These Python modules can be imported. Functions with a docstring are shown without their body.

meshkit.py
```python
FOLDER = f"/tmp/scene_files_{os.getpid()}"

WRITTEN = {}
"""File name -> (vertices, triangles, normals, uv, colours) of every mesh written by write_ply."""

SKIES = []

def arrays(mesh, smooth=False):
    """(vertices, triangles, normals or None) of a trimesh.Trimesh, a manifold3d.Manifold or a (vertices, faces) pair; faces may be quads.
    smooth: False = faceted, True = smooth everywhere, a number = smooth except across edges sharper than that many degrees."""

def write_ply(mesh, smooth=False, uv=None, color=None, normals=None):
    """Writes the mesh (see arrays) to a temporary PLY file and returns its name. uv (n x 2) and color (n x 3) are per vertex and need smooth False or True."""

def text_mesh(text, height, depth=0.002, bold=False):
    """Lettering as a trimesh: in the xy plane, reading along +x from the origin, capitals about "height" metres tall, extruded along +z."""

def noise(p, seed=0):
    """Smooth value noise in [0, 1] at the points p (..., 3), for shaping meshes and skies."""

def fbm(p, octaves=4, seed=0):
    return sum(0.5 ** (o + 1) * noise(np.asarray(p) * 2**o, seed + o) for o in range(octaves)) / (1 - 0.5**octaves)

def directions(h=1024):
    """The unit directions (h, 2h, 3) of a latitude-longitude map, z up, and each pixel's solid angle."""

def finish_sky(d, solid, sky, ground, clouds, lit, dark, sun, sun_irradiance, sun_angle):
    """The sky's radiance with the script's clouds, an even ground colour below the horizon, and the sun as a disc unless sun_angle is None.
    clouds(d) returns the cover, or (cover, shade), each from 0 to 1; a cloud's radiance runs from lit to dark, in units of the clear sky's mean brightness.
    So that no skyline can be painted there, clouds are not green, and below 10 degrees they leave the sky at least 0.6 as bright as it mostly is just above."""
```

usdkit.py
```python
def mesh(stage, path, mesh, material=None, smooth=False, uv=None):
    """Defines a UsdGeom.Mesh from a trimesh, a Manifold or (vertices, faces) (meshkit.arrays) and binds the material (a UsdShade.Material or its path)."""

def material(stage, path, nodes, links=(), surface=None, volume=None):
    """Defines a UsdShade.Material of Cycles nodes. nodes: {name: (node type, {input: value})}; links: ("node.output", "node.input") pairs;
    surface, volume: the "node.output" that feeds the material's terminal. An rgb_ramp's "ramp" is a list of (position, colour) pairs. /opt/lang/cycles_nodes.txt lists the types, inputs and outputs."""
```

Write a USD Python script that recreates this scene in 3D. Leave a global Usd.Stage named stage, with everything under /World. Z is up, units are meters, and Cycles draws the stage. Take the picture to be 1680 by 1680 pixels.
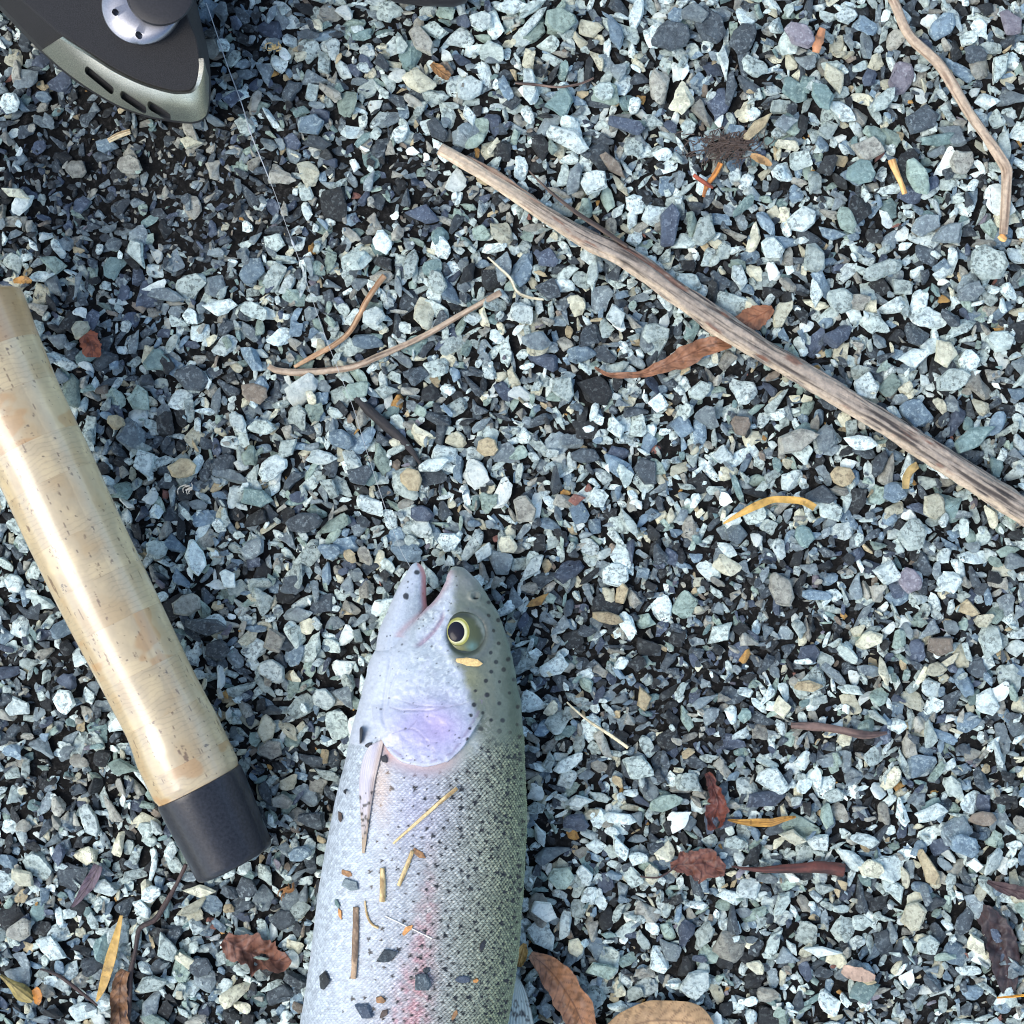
import math, numpy as np, trimesh, manifold3d, shapely, usdkit, meshkit
from shapely.geometry import Polygon, LineString
from scipy.interpolate import PchipInterpolator, LinearNDInterpolator, NearestNDInterpolator
from scipy.ndimage import gaussian_filter, maximum_filter
from scipy.spatial import cKDTree
from pxr import Usd, UsdGeom, UsdLux, UsdShade, Gf, Sdf, Vt

# ------------------------------------------------------------------ camera, sky, sun, exposure
stage = Usd.Stage.CreateInMemory()
UsdGeom.SetStageUpAxis(stage, "Z"); UsdGeom.SetStageMetersPerUnit(stage, 1.0)
world = UsdGeom.Xform.Define(stage, "/World"); stage.SetDefaultPrim(world.GetPrim())
H, W = 0.42, 0.26                      # camera height above the gravel, width of ground in the picture
K = W / 1680.0
cam = UsdGeom.Camera.Define(stage, "/World/camera")
cam.AddTranslateOp().Set(Gf.Vec3d(0, 0, H))
cam.CreateHorizontalApertureAttr(W * 100); cam.CreateVerticalApertureAttr(W * 100)
cam.CreateFocalLengthAttr(H * 100); cam.CreateClippingRangeAttr(Gf.Vec2f(0.01, 100))
cam.CreateExposureAttr(1.32)
SUN_EL, SUN_AZ = math.radians(52), math.atan2(-0.90, -0.42)      # light from the left, a little below
dome = UsdLux.DomeLight.Define(stage, "/World/sky")
skym = usdkit.material(stage, "/World/Looks/sky", {
    "s": ("sky_texture", {"sky_type": "single_scattering", "sun_disc": False, "sun_elevation": SUN_EL, "sun_rotation": SUN_AZ % (2 * math.pi), "aerosol_density": 2.0}),
    "b": ("background_shader", {"strength": 0.15})}, [("s.color", "b.color")], surface="b.background")
UsdShade.MaterialBindingAPI.Apply(dome.GetPrim()).Bind(skym)
sun = UsdLux.DistantLight.Define(stage, "/World/sun")
sun.CreateNormalizeAttr(True); sun.CreateIntensityAttr(0.20); sun.CreateAngleAttr(38.0)
sun.CreateColorAttr(Gf.Vec3f(1.0, 0.96, 0.90))
sun.AddRotateXYZOp().Set(Gf.Vec3f(0, 90 - math.degrees(SUN_EL), math.degrees(math.pi / 2 - SUN_AZ)))

# ------------------------------------------------------------------ helpers
rng = np.random.default_rng(7)
_names = {}

def numbered(parent, name):
    k = (parent, name); n = _names.get(k, 0); _names[k] = n + 1
    return f"{parent}/{name}" if n == 0 else f"{parent}/{name}_{n:03d}"

def tag(prim, label=None, cat=None, group=None, kind=None):
    for k, v in (("label", label), ("category", cat), ("group", group), ("kind", kind)):
        if v: prim.SetCustomDataByKey(k, v)

def thing(name, label=None, cat=None, group=None, kind=None, parent="/World", loc=None):
    x = UsdGeom.Xform.Define(stage, numbered(parent, name))
    if loc is not None: x.AddTranslateOp().Set(Gf.Vec3d(*map(float, loc)))
    tag(x.GetPrim(), label, cat, group, kind); return str(x.GetPath())

def obj(name, m, mat, parent="/World", smooth=False, label=None, cat=None, group=None, kind=None, tint=None, origin=None):
    if origin is not None:
        v, f, _ = meshkit.arrays(m); m = (v - np.asarray(origin), f)
    if tint is not None: smooth = True             # colours stand at vertices, so these are not split
    p = usdkit.mesh(stage, numbered(parent, name), m, M[mat] if isinstance(mat, str) else mat, smooth=smooth)
    if tint is not None:
        UsdGeom.PrimvarsAPI(p).CreatePrimvar("tint", Sdf.ValueTypeNames.Color3fArray, "vertex").Set(Vt.Vec3fArray.FromNumpy(np.ascontiguousarray(tint, np.float32)))
    tag(p.GetPrim(), label, cat, group, kind)
    return str(p.GetPath())

def P(px, py, z=0.0):
    """The point at height z that the photograph shows at pixel (px, py)."""
    px, py, z = np.broadcast_arrays(np.asarray(px, float), np.asarray(py, float), np.asarray(z, float))
    s = K * (H - z) / H
    return np.stack([(px - 840) * s, (840 - py) * s, z], -1)

def to_px(p):
    s = K * (H - p[..., 2]) / H
    return p[..., 0] / s + 840, 840 - p[..., 1] / s

def sm(a, b, x):
    t = np.clip((np.asarray(x, float) - a) / (b - a), 0, 1); return t * t * (3 - 2 * t)

def lin(c): return tuple(((x / 255 + 0.055) / 1.055) ** 2.4 if x > 10 else x / 255 / 12.92 for x in c)

def spline(pts, n):
    p = np.asarray(pts, float); d = np.r_[0, np.cumsum(np.linalg.norm(np.diff(p, axis=0), axis=1))]
    return PchipInterpolator(d, p, axis=0)(np.linspace(0, d[-1], n))

def tube(path, rad, sides=10, seed=None, rough=0.0, cap=True, flat=1.0):
    """Swept tube with per-point radii; rough adds bark-like relief. flat < 1 squashes it in z."""
    p = np.asarray(path, float); n = len(p); r = np.broadcast_to(np.asarray(rad, float), (n,))
    t = np.gradient(p, axis=0); t /= np.linalg.norm(t, axis=1, keepdims=True) + 1e-12
    side = np.cross(t, [0, 0, 1.0]); side /= np.linalg.norm(side, axis=1, keepdims=True) + 1e-12
    up = np.cross(side, t)
    a = np.arange(sides) * 2 * np.pi / sides
    rr = r[:, None] * np.ones(sides)[None]
    if rough:
        L = np.r_[0, np.cumsum(np.linalg.norm(np.diff(p, axis=0), axis=1))]
        q = np.stack(np.broadcast_arrays(L[:, None] / r.mean() * 0.35, np.cos(a)[None] * 2.2, np.sin(a)[None] * 2.2), -1)
        rr = rr * (1 + rough * (meshkit.fbm(q + (seed or 0) * 13.7, 3, seed or 0) - 0.5) * 2)
    v = p[:, None] + rr[..., None] * (np.cos(a)[None, :, None] * side[:, None] + flat * np.sin(a)[None, :, None] * up[:, None])
    v = v.reshape(-1, 3)
    i, j = np.meshgrid(np.arange(n - 1), np.arange(sides), indexing="ij")
    A, B, C, D = i * sides + j, i * sides + (j + 1) % sides, (i + 1) * sides + (j + 1) % sides, (i + 1) * sides + j
    f = np.vstack([np.stack([A, B, C], -1).reshape(-1, 3), np.stack([A, C, D], -1).reshape(-1, 3)])
    if cap:
        c0, c1 = len(v), len(v) + 1
        v = np.vstack([v, p[0] - t[0] * r[0] * 0.15, p[-1] + t[-1] * r[-1] * 0.15])
        k = np.arange(sides); e = (n - 1) * sides
        f = np.vstack([f, np.stack([(k + 1) % sides, k, np.full(sides, c0)], -1), np.stack([e + k, e + (k + 1) % sides, np.full(sides, c1)], -1)])
    return trimesh.Trimesh(v, f[:, ::-1] if trimesh.Trimesh(v, f, process=False).volume < 0 else f, process=False)

# ------------------------------------------------------------------ materials
M = {}
def mat(name, nodes, links, surface="p.BSDF"):
    M[name] = usdkit.material(stage, "/World/Looks/" + name, nodes, links, surface=surface); return M[name]

STONE = {   # albedo pairs (main, second), speck colour, amount of specks 0..1, weight in the bed
    "white": ((.70, .70, .69), (.60, .62, .62), (.30, .32, .33), .25, 4),
    "pale": ((.66, .70, .70), (.46, .51, .53), (.06, .08, .09), .60, 21),
    "light": ((.46, .50, .49), (.30, .34, .34), (.05, .06, .06), .65, 20),
    "green": ((.30, .36, .33), (.20, .25, .23), (.06, .08, .07), .5, 6),
    "mid": ((.19, .22, .245), (.125, .145, .17), (.42, .46, .48), .35, 13),
    "midblue": ((.17, .225, .29), (.11, .15, .20), (.45, .52, .56), .4, 8.5),
    "slate": ((.062, .074, .090), (.036, .043, .054), (.28, .31, .34), .28, 11),
    "slateblue": ((.070, .085, .125), (.045, .055, .085), (.26, .29, .36), .25, 3),
    "black": ((.022, .024, .026), (.012, .013, .015), (.16, .17, .18), .2, 8),
    "teal": ((.17, .235, .24), (.11, .16, .165), (.40, .47, .45), .3, 2.4),
    "warm": ((.34, .32, .29), (.24, .22, .20), (.08, .075, .07), .5, 7),
    "cream": ((.60, .55, .44), (.46, .42, .33), (.12, .10, .08), .4, 7),
    "tan": ((.46, .36, .24), (.33, .25, .16), (.10, .075, .05), .35, 3),
    "ochre": ((.46, .25, .08), (.30, .15, .05), (.12, .06, .03), .3, 0.6),
    "brown": ((.22, .17, .14), (.15, .115, .095), (.40, .36, .32), .25, 1.4),
    "purple": ((.20, .175, .21), (.14, .12, .15), (.38, .36, .40), .25, 0.7),
    "red": ((.24, .10, .08), (.15, .06, .05), (.35, .25, .22), .2, 0.3),
}
def cooler(c, w=(.94, 1.03, .93)): return tuple(min(.85, x * y) for x, y in zip(c, w))
for k, (a, b, s, amt, _) in STONE.items():
    a, b, s = cooler(a), cooler(b), cooler(s)
    mat("stone_" + k, {
        "g": ("geometry", {}), "oi": ("object_info", {}),
        "off": ("vector_math", {"math_type": "multiply_add", "vector2": (1, 1, 1)}),
        "rv": ("combine_xyz", {}),
        "n1": ("noise_texture", {"scale": 420.0, "detail": 6.0, "roughness": 0.75}),
        "r1": ("rgb_ramp", {"ramp": [(0.30, tuple(x * .62 for x in b)), (0.42, b), (0.56, a), (0.70, tuple(min(.86, x * 1.22) for x in a))]}),
        "n2": ("noise_texture", {"scale": 1150.0, "detail": 3.0, "roughness": 0.6}),
        "r2": ("rgb_ramp", {"ramp": [(0.0, (0, 0, 0)), (0.57 - 0.10 * amt, (0, 0, 0)), (0.63 - 0.08 * amt, (1, 1, 1))]}),
        "n3": ("noise_texture", {"scale": 180.0, "detail": 1.0}),
        "r3": ("rgb_ramp", {"ramp": [(0.35, (0.3,) * 3), (0.6, (1, 1, 1))]}),
        "mm": ("math", {"math_type": "multiply"}), "m2": ("math", {"math_type": "multiply", "value2": 0.34 + 0.5 * amt}),
        "mx": ("mix_color", {"b": s}),
        "br": ("map_range", {"from_min": 0.0, "from_max": 1.0, "to_min": 0.72, "to_max": 1.25}),
        "hs": ("hsv", {"hue": 0.5, "saturation": 1.0, "fac": 1.0}),
        "nb": ("noise_texture", {"scale": 900.0, "detail": 6.0, "roughness": 0.75}),
        "bp": ("bump", {"strength": 0.8, "distance": 0.0010}),
        "p": ("principled_bsdf", {"roughness": 0.62, "specular_ior_level": 0.35})},
        [("oi.random", "rv.x"), ("oi.random", "rv.y"), ("g.position", "off.vector1"), ("rv.vector", "off.vector3"),
         ("off.vector", "n1.vector"), ("off.vector", "n2.vector"), ("off.vector", "n3.vector"), ("off.vector", "nb.vector"),
         ("n1.fac", "r1.fac"), ("n2.fac", "r2.fac"), ("n3.fac", "r3.fac"), ("r2.color", "mm.value1"), ("r3.color", "mm.value2"),
         ("mm.value", "m2.value1"), ("m2.value", "mx.fac"), ("r1.color", "mx.a"), ("mx.result", "hs.color"),
         ("oi.random", "br.value"), ("br.result", "hs.value"), ("hs.color", "p.base_color"), ("nb.fac", "bp.height"), ("bp.normal", "p.normal")])

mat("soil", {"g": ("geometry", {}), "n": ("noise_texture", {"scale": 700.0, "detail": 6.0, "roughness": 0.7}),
             "r": ("rgb_ramp", {"ramp": [(0.3, (.004, .004, .004)), (0.55, (.011, .011, .010)), (0.74, (.05, .048, .044))]}),  # near-black so gaps look deep: crevice shade put into the soil colour
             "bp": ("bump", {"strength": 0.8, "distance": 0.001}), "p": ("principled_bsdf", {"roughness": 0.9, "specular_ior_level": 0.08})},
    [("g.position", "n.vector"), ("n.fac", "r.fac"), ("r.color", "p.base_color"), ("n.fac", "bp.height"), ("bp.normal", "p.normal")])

mat("far_gravel", {"g": ("geometry", {}), "v": ("voronoi_texture", {"scale": 210.0}), "sp": ("separate_color", {}),
                   "r": ("rgb_ramp", {"ramp": [(0.0, (.03, .034, .04)), (0.25, (.14, .16, .17)), (0.5, (.36, .40, .40)), (0.75, (.58, .62, .61)), (0.9, (.48, .43, .33))]}),
                   "e": ("rgb_ramp", {"ramp": [(0.0, (1, 1, 1)), (0.6, (.7, .7, .7)), (0.9, (.04, .04, .04))]}), "m": ("mix_color", {"blend_type": "multiply", "fac": 1.0}),
                   "bp": ("bump", {"strength": 1.0, "distance": 0.003, "invert": True}), "p": ("principled_bsdf", {"roughness": 0.7})},
    [("g.position", "v.vector"), ("v.color", "sp.color"), ("sp.r", "r.fac"), ("v.distance", "e.fac"), ("r.color", "m.a"), ("e.color", "m.b"), ("m.result", "p.base_color"), ("v.distance", "bp.height"), ("bp.normal", "p.normal")])

def tinted(name, rough=0.5, coat=0.0, coat_rough=0.1, bump=0.0, bscale=600.0, noise=0.0, nscale=400.0, metallic=0.0, spec=0.5, trans=0.0, stretch=None):
    nodes = {"a": ("attribute", {"attribute": "tint"}), "g": ("geometry", {}),
             "n": ("noise_texture", {"scale": nscale, "detail": 5.0, "roughness": 0.65}),
             "mr": ("map_range", {"from_min": 0.25, "from_max": 0.75, "to_min": 1 - noise, "to_max": 1 + noise}),
             "hs": ("hsv", {"hue": 0.5, "saturation": 1.0, "fac": 1.0}),
             "nb": ("noise_texture", {"scale": bscale, "detail": 4.0}), "bp": ("bump", {"strength": bump, "distance": 0.0006}),
             "p": ("principled_bsdf", {"roughness": rough, "coat_weight": coat, "coat_roughness": coat_rough, "coat_ior": 1.5 if coat < .9 else 1.6, "metallic": metallic, "specular_ior_level": spec})}
    links = [("g.position", "n.vector"), ("g.position", "nb.vector"), ("n.fac", "mr.value"), ("mr.result", "hs.value"), ("a.color", "hs.color"), ("hs.color", "p.base_color")]
    if bump: links += [("nb.fac", "bp.height"), ("bp.normal", "p.normal")]
    surf = "p.BSDF"
    if trans:
        nodes["t"] = ("translucent_bsdf", {}); nodes["mc"] = ("mix_closure", {"fac": trans})
        links += [("hs.color", "t.color"), ("p.BSDF", "mc.closure1"), ("t.BSDF", "mc.closure2")]; surf = "mc.closure"
    return mat(name, nodes, links, surf)

tinted("fish_skin", rough=0.42, coat=0.18, coat_rough=0.2, bump=0.15, bscale=2500, noise=0.10, nscale=1500, metallic=0.05, spec=0.45)
tinted("fish_eye", rough=0.3, coat=0.45, coat_rough=0.06, spec=0.25, bump=0.15, bscale=1800)
tinted("eye_pupil", rough=0.15, coat=0.12, coat_rough=0.05, spec=0.12)
tinted("fin", rough=0.35, coat=0.3, noise=0.12, trans=0.2)
tinted("leaf", rough=0.55, bump=0.5, bscale=900, noise=0.30, nscale=500, trans=0.15)
tinted("bark", rough=0.75, bump=0.7, bscale=1100, noise=0.35, nscale=700)
tinted("twig_bark", rough=0.7, bump=0.5, bscale=1500, noise=0.3, nscale=900)
tinted("cork", rough=0.45, coat=1.0, coat_rough=0.17, bump=0.08, bscale=900, noise=0.07, nscale=600)

def plain(name, col, rough, metallic=0.0, coat=0.0, nscale=2500.0, namt=0.15, bump=0.0, spec=0.5):
    mat(name, {"g": ("geometry", {}), "n": ("noise_texture", {"scale": nscale, "detail": 4.0, "roughness": 0.6}),
               "r": ("rgb_ramp", {"ramp": [(0.3, tuple(c * (1 - namt) for c in col)), (0.7, tuple(min(1, c * (1 + namt)) for c in col))]}),
               "bp": ("bump", {"strength": bump, "distance": 0.0003}),
               "p": ("principled_bsdf", {"roughness": rough, "metallic": metallic, "coat_weight": coat, "specular_ior_level": spec})},
        [("g.position", "n.vector"), ("n.fac", "r.fac"), ("r.color", "p.base_color")] + ([("n.fac", "bp.height"), ("bp.normal", "p.normal")] if bump else []))
plain("reel_black", (.013, .013, .013), 0.6, nscale=4500, namt=0.8, bump=0.3, spec=0.22)
plain("reel_gloss", (.012, .012, .013), 0.42, namt=0.3, spec=0.25)
plain("reel_silver", (.52, .50, .39), 0.27, metallic=1.0, nscale=4200, namt=0.35, bump=0.22)
plain("reel_chrome", (.20, .205, .22), 0.34, metallic=1.0, nscale=2500, namt=0.12)
plain("hole_dark", (.008, .008, .009), 0.5)
plain("butt_plastic", (.012, .013, .015), 0.30, nscale=1400, namt=0.5, bump=0.12, spec=0.32)
plain("straw", (.56, .45, .25), 0.6, nscale=1800, namt=0.35)
plain("pale_fibre", (.62, .56, .44), 0.6, namt=0.2)
plain("dark_fibre", (.055, .038, .028), 0.7, nscale=1500, namt=0.5)
plain("brown_bit", (.20, .10, .035), 0.6, nscale=1200, namt=0.6)
plain("orange_bit", (.42, .19, .05), 0.6, nscale=1200, namt=0.45)
plain("yellow_flake", (.62, .42, .16), 0.55, nscale=1500, namt=0.35)
plain("black_bit", (.012, .012, .013), 0.45, nscale=1500, namt=0.5)
mat("line_nylon", {"p": ("principled_bsdf", {"base_color": (.40, .43, .42), "roughness": 0.25, "transmission_weight": 0.25})}, [])
plain("line_braid", (.34, .37, .37), 0.5)

# ------------------------------------------------------------------ stones
def stone_shape(seed, detail=0.34, rough=0.10, n=13, outline=None):
    """A crushed-stone chip in the unit box: hull of scattered points, cut edges, uneven faces."""
    r = np.random.default_rng(seed)
    if outline is None:
        d = r.normal(size=(n, 3)); d /= np.linalg.norm(d, axis=1, keepdims=True)
        pts = np.sign(d) * np.abs(d) ** 0.72 * r.uniform(0.78, 1.0, (n, 1))
    else:
        o = np.asarray(outline, float)
        pts = np.vstack([np.c_[o * r.uniform(.93, 1.0, (len(o), 1)), np.full(len(o), .1)], np.c_[o * r.uniform(.70, .93, (len(o), 1)), np.full(len(o), .95) * r.uniform(.75, 1, len(o))],
                         np.c_[o * .8, np.full(len(o), -1.)]])
    m = trimesh.convex.convex_hull(pts)
    v, f = m.vertices - m.bounds.mean(0), m.faces
    v = v / np.ptp(v, axis=0) * 2
    if detail < 1:
        v, f = trimesh.remesh.subdivide_to_size(v, f, detail * 1.6)
        m = trimesh.Trimesh(v, f, process=True); m.merge_vertices()
        trimesh.smoothing.filter_laplacian(m, lamb=0.2, iterations=1)
        v, f = np.array(m.vertices), np.array(m.faces)
        nn = np.array(m.vertex_normals)
        v = v + nn * ((meshkit.fbm(v * 1.3 + seed * 7.1, 3, seed) - 0.5) * 4 * rough)[:, None]
        v[:, :2] *= 1 + 0.30 * (meshkit.noise(np.c_[v[:, :2] * 1.1, np.zeros(len(v))] + seed * 3.3, seed + 5)[:, None] - 0.5)
    v = v - (v.max(0) + v.min(0)) / 2
    return v / np.ptp(v, axis=0), f

def rotm(yaw, tilt, az):
    cy, sy = math.cos(yaw), math.sin(yaw); Rz = np.array([[cy, -sy, 0], [sy, cy, 0], [0, 0, 1]])
    ax = np.array([math.cos(az), math.sin(az), 0]); Kx = np.array([[0, 0, ax[1]], [0, 0, -ax[0]], [-ax[1], ax[0], 0]])
    return (np.eye(3) + math.sin(tilt) * Kx + (1 - math.cos(tilt)) * Kx @ Kx) @ Rz

HALF, RES = 0.170, 0.0004
NG = int(2 * HALF / RES)
HF = np.full((NG, NG), -0.0075)                 # height of what lies there, rows = y
gx = (np.arange(NG) + 0.5) * RES - HALF

FISH_POLY = Polygon([(683, 925), (655, 960), (620, 1040), (598, 1120), (566, 1250), (533, 1400), (512, 1550), (492, 1680), (455, 2000), (780, 2000), (830, 1680), (852, 1500), (862, 1350), (857, 1200), (840, 1080), (812, 1000), (760, 935)])
GRIP_POLY = Polygon([(-120, 480), (38, 480), (110, 680), (215, 910), (393, 1250), (445, 1385), (325, 1445), (228, 1270), (100, 1000), (-120, 520)])
AVOID = [FISH_POLY.buffer(-38), GRIP_POLY.buffer(-34), Polygon([(-200, -200), (300, -200), (300, 140), (170, 120), (60, 40), (-200, -60)])]
from shapely.ops import unary_union
from shapely import contains_xy
AVOID = unary_union(AVOID)
AVM = contains_xy(AVOID, *np.broadcast_arrays(gx[None] / K + 840, 840 - gx[:, None] / K))

def patch(x, y, a, b, yaw):
    r = 0.5 * a; i0, i1 = int((x - r + HALF) / RES), int((x + r + HALF) / RES) + 1; j0, j1 = int((y - r + HALF) / RES), int((y + r + HALF) / RES) + 1
    i0, j0, i1, j1 = max(i0, 0), max(j0, 0), min(i1, NG), min(j1, NG)
    if i0 >= i1 or j0 >= j1: return None
    dx, dy = gx[None, i0:i1] - x, gx[j0:j1, None] - y
    c, s = math.cos(yaw), math.sin(yaw)
    q = ((dx * c + dy * s) / (0.5 * a)) ** 2 + ((dy * c - dx * s) / (0.5 * b)) ** 2
    return (slice(j0, j1), slice(i0, i1)), q

def settle(x, y, a, b, yaw, pct):
    got = patch(x, y, a * .9, b * .9, yaw)
    if got is None: return None
    sl, q = got; h = HF[sl][q < 1]
    return np.percentile(h, pct) if len(h) else HF[sl].mean()

def mark(x, y, a, b, c, yaw, zc):
    got = patch(x, y, a, b, yaw)
    if got is None: return
    sl, q = got
    HF[sl] = np.maximum(HF[sl], np.where(q < 1, zc + 0.5 * c * np.sqrt(np.clip(1 - q, 0, 1)) ** 0.6, -1))

KEYS = list(STONE); WGT = np.array([STONE[k][4] for k in KEYS], float); WGT /= WGT.sum()
placed = []                                     # x, y, z, a, b, c, rotation, colour key, shape

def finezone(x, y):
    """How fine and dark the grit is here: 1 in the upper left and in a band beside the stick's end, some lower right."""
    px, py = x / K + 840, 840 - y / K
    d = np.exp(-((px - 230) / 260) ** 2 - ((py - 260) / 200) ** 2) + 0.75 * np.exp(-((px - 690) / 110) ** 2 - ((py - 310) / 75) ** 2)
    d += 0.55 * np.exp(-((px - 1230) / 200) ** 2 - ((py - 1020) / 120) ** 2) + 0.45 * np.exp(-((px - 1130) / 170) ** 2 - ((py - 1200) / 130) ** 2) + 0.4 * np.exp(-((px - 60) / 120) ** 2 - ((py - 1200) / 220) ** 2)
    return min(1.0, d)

def scatter(n, size, sd, cand, pct, sink, tiltmax, fine_keep, fine_scale, lo=0.0):
    for _ in range(n):
        a = float(np.clip(size * math.exp(rng.normal() * sd), size * .45, size * 2.2))
        edge = rng.random() < .30; b = a * (rng.uniform(.24, .42) if edge else rng.uniform(.42, .86)); c = b * rng.uniform(.5, .95) if edge else a * rng.uniform(.20, .44)
        best = None
        for _ in range(cand):
            x, y = rng.uniform(-HALF, HALF, 2)
            if AVM[min(NG - 1, int((y + HALF) / RES)), min(NG - 1, int((x + HALF) / RES))]: continue
            yaw = rng.uniform(0, math.pi)
            h = settle(x, y, a, b, yaw, pct)
            if h is not None and (best is None or h < best[0]): best = (h, x, y, yaw)
        if best is None: continue
        h, x, y, yaw = best
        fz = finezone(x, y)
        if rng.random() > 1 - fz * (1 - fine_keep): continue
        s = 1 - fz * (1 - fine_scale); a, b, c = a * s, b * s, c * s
        tilt = abs(rng.normal()) * tiltmax
        zc = h + 0.5 * c * (1 - sink) + 0.25 * a * math.sin(min(tilt, 1.2)) * .6
        k = KEYS[rng.choice(len(KEYS), p=WGT)]
        if a > .0042 and k in ("ochre", "red", "purple", "brown", "tan"): k = ("light", "mid", "pale")[rng.integers(3)]
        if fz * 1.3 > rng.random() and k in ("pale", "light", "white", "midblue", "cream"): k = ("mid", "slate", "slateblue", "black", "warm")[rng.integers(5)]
        if size < .002 and rng.random() < .75 and k in ("white", "pale", "light", "cream", "tan", "green"): k = ("slate", "mid", "mid", "light", "black")[rng.integers(5)]  # finest grains turned darker: shade of the crevices put into their colour
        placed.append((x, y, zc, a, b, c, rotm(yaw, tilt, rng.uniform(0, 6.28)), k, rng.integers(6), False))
        mark(x, y, a, b, c * (1 + .3 * math.sin(min(tilt, 1.2))), yaw, zc)

scatter(7600, .0043, .34, 3, 55, .2, .30, .75, .7)
scatter(5600, .0040, .36, 5, 58, .08, .34, .35, .65)

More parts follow.
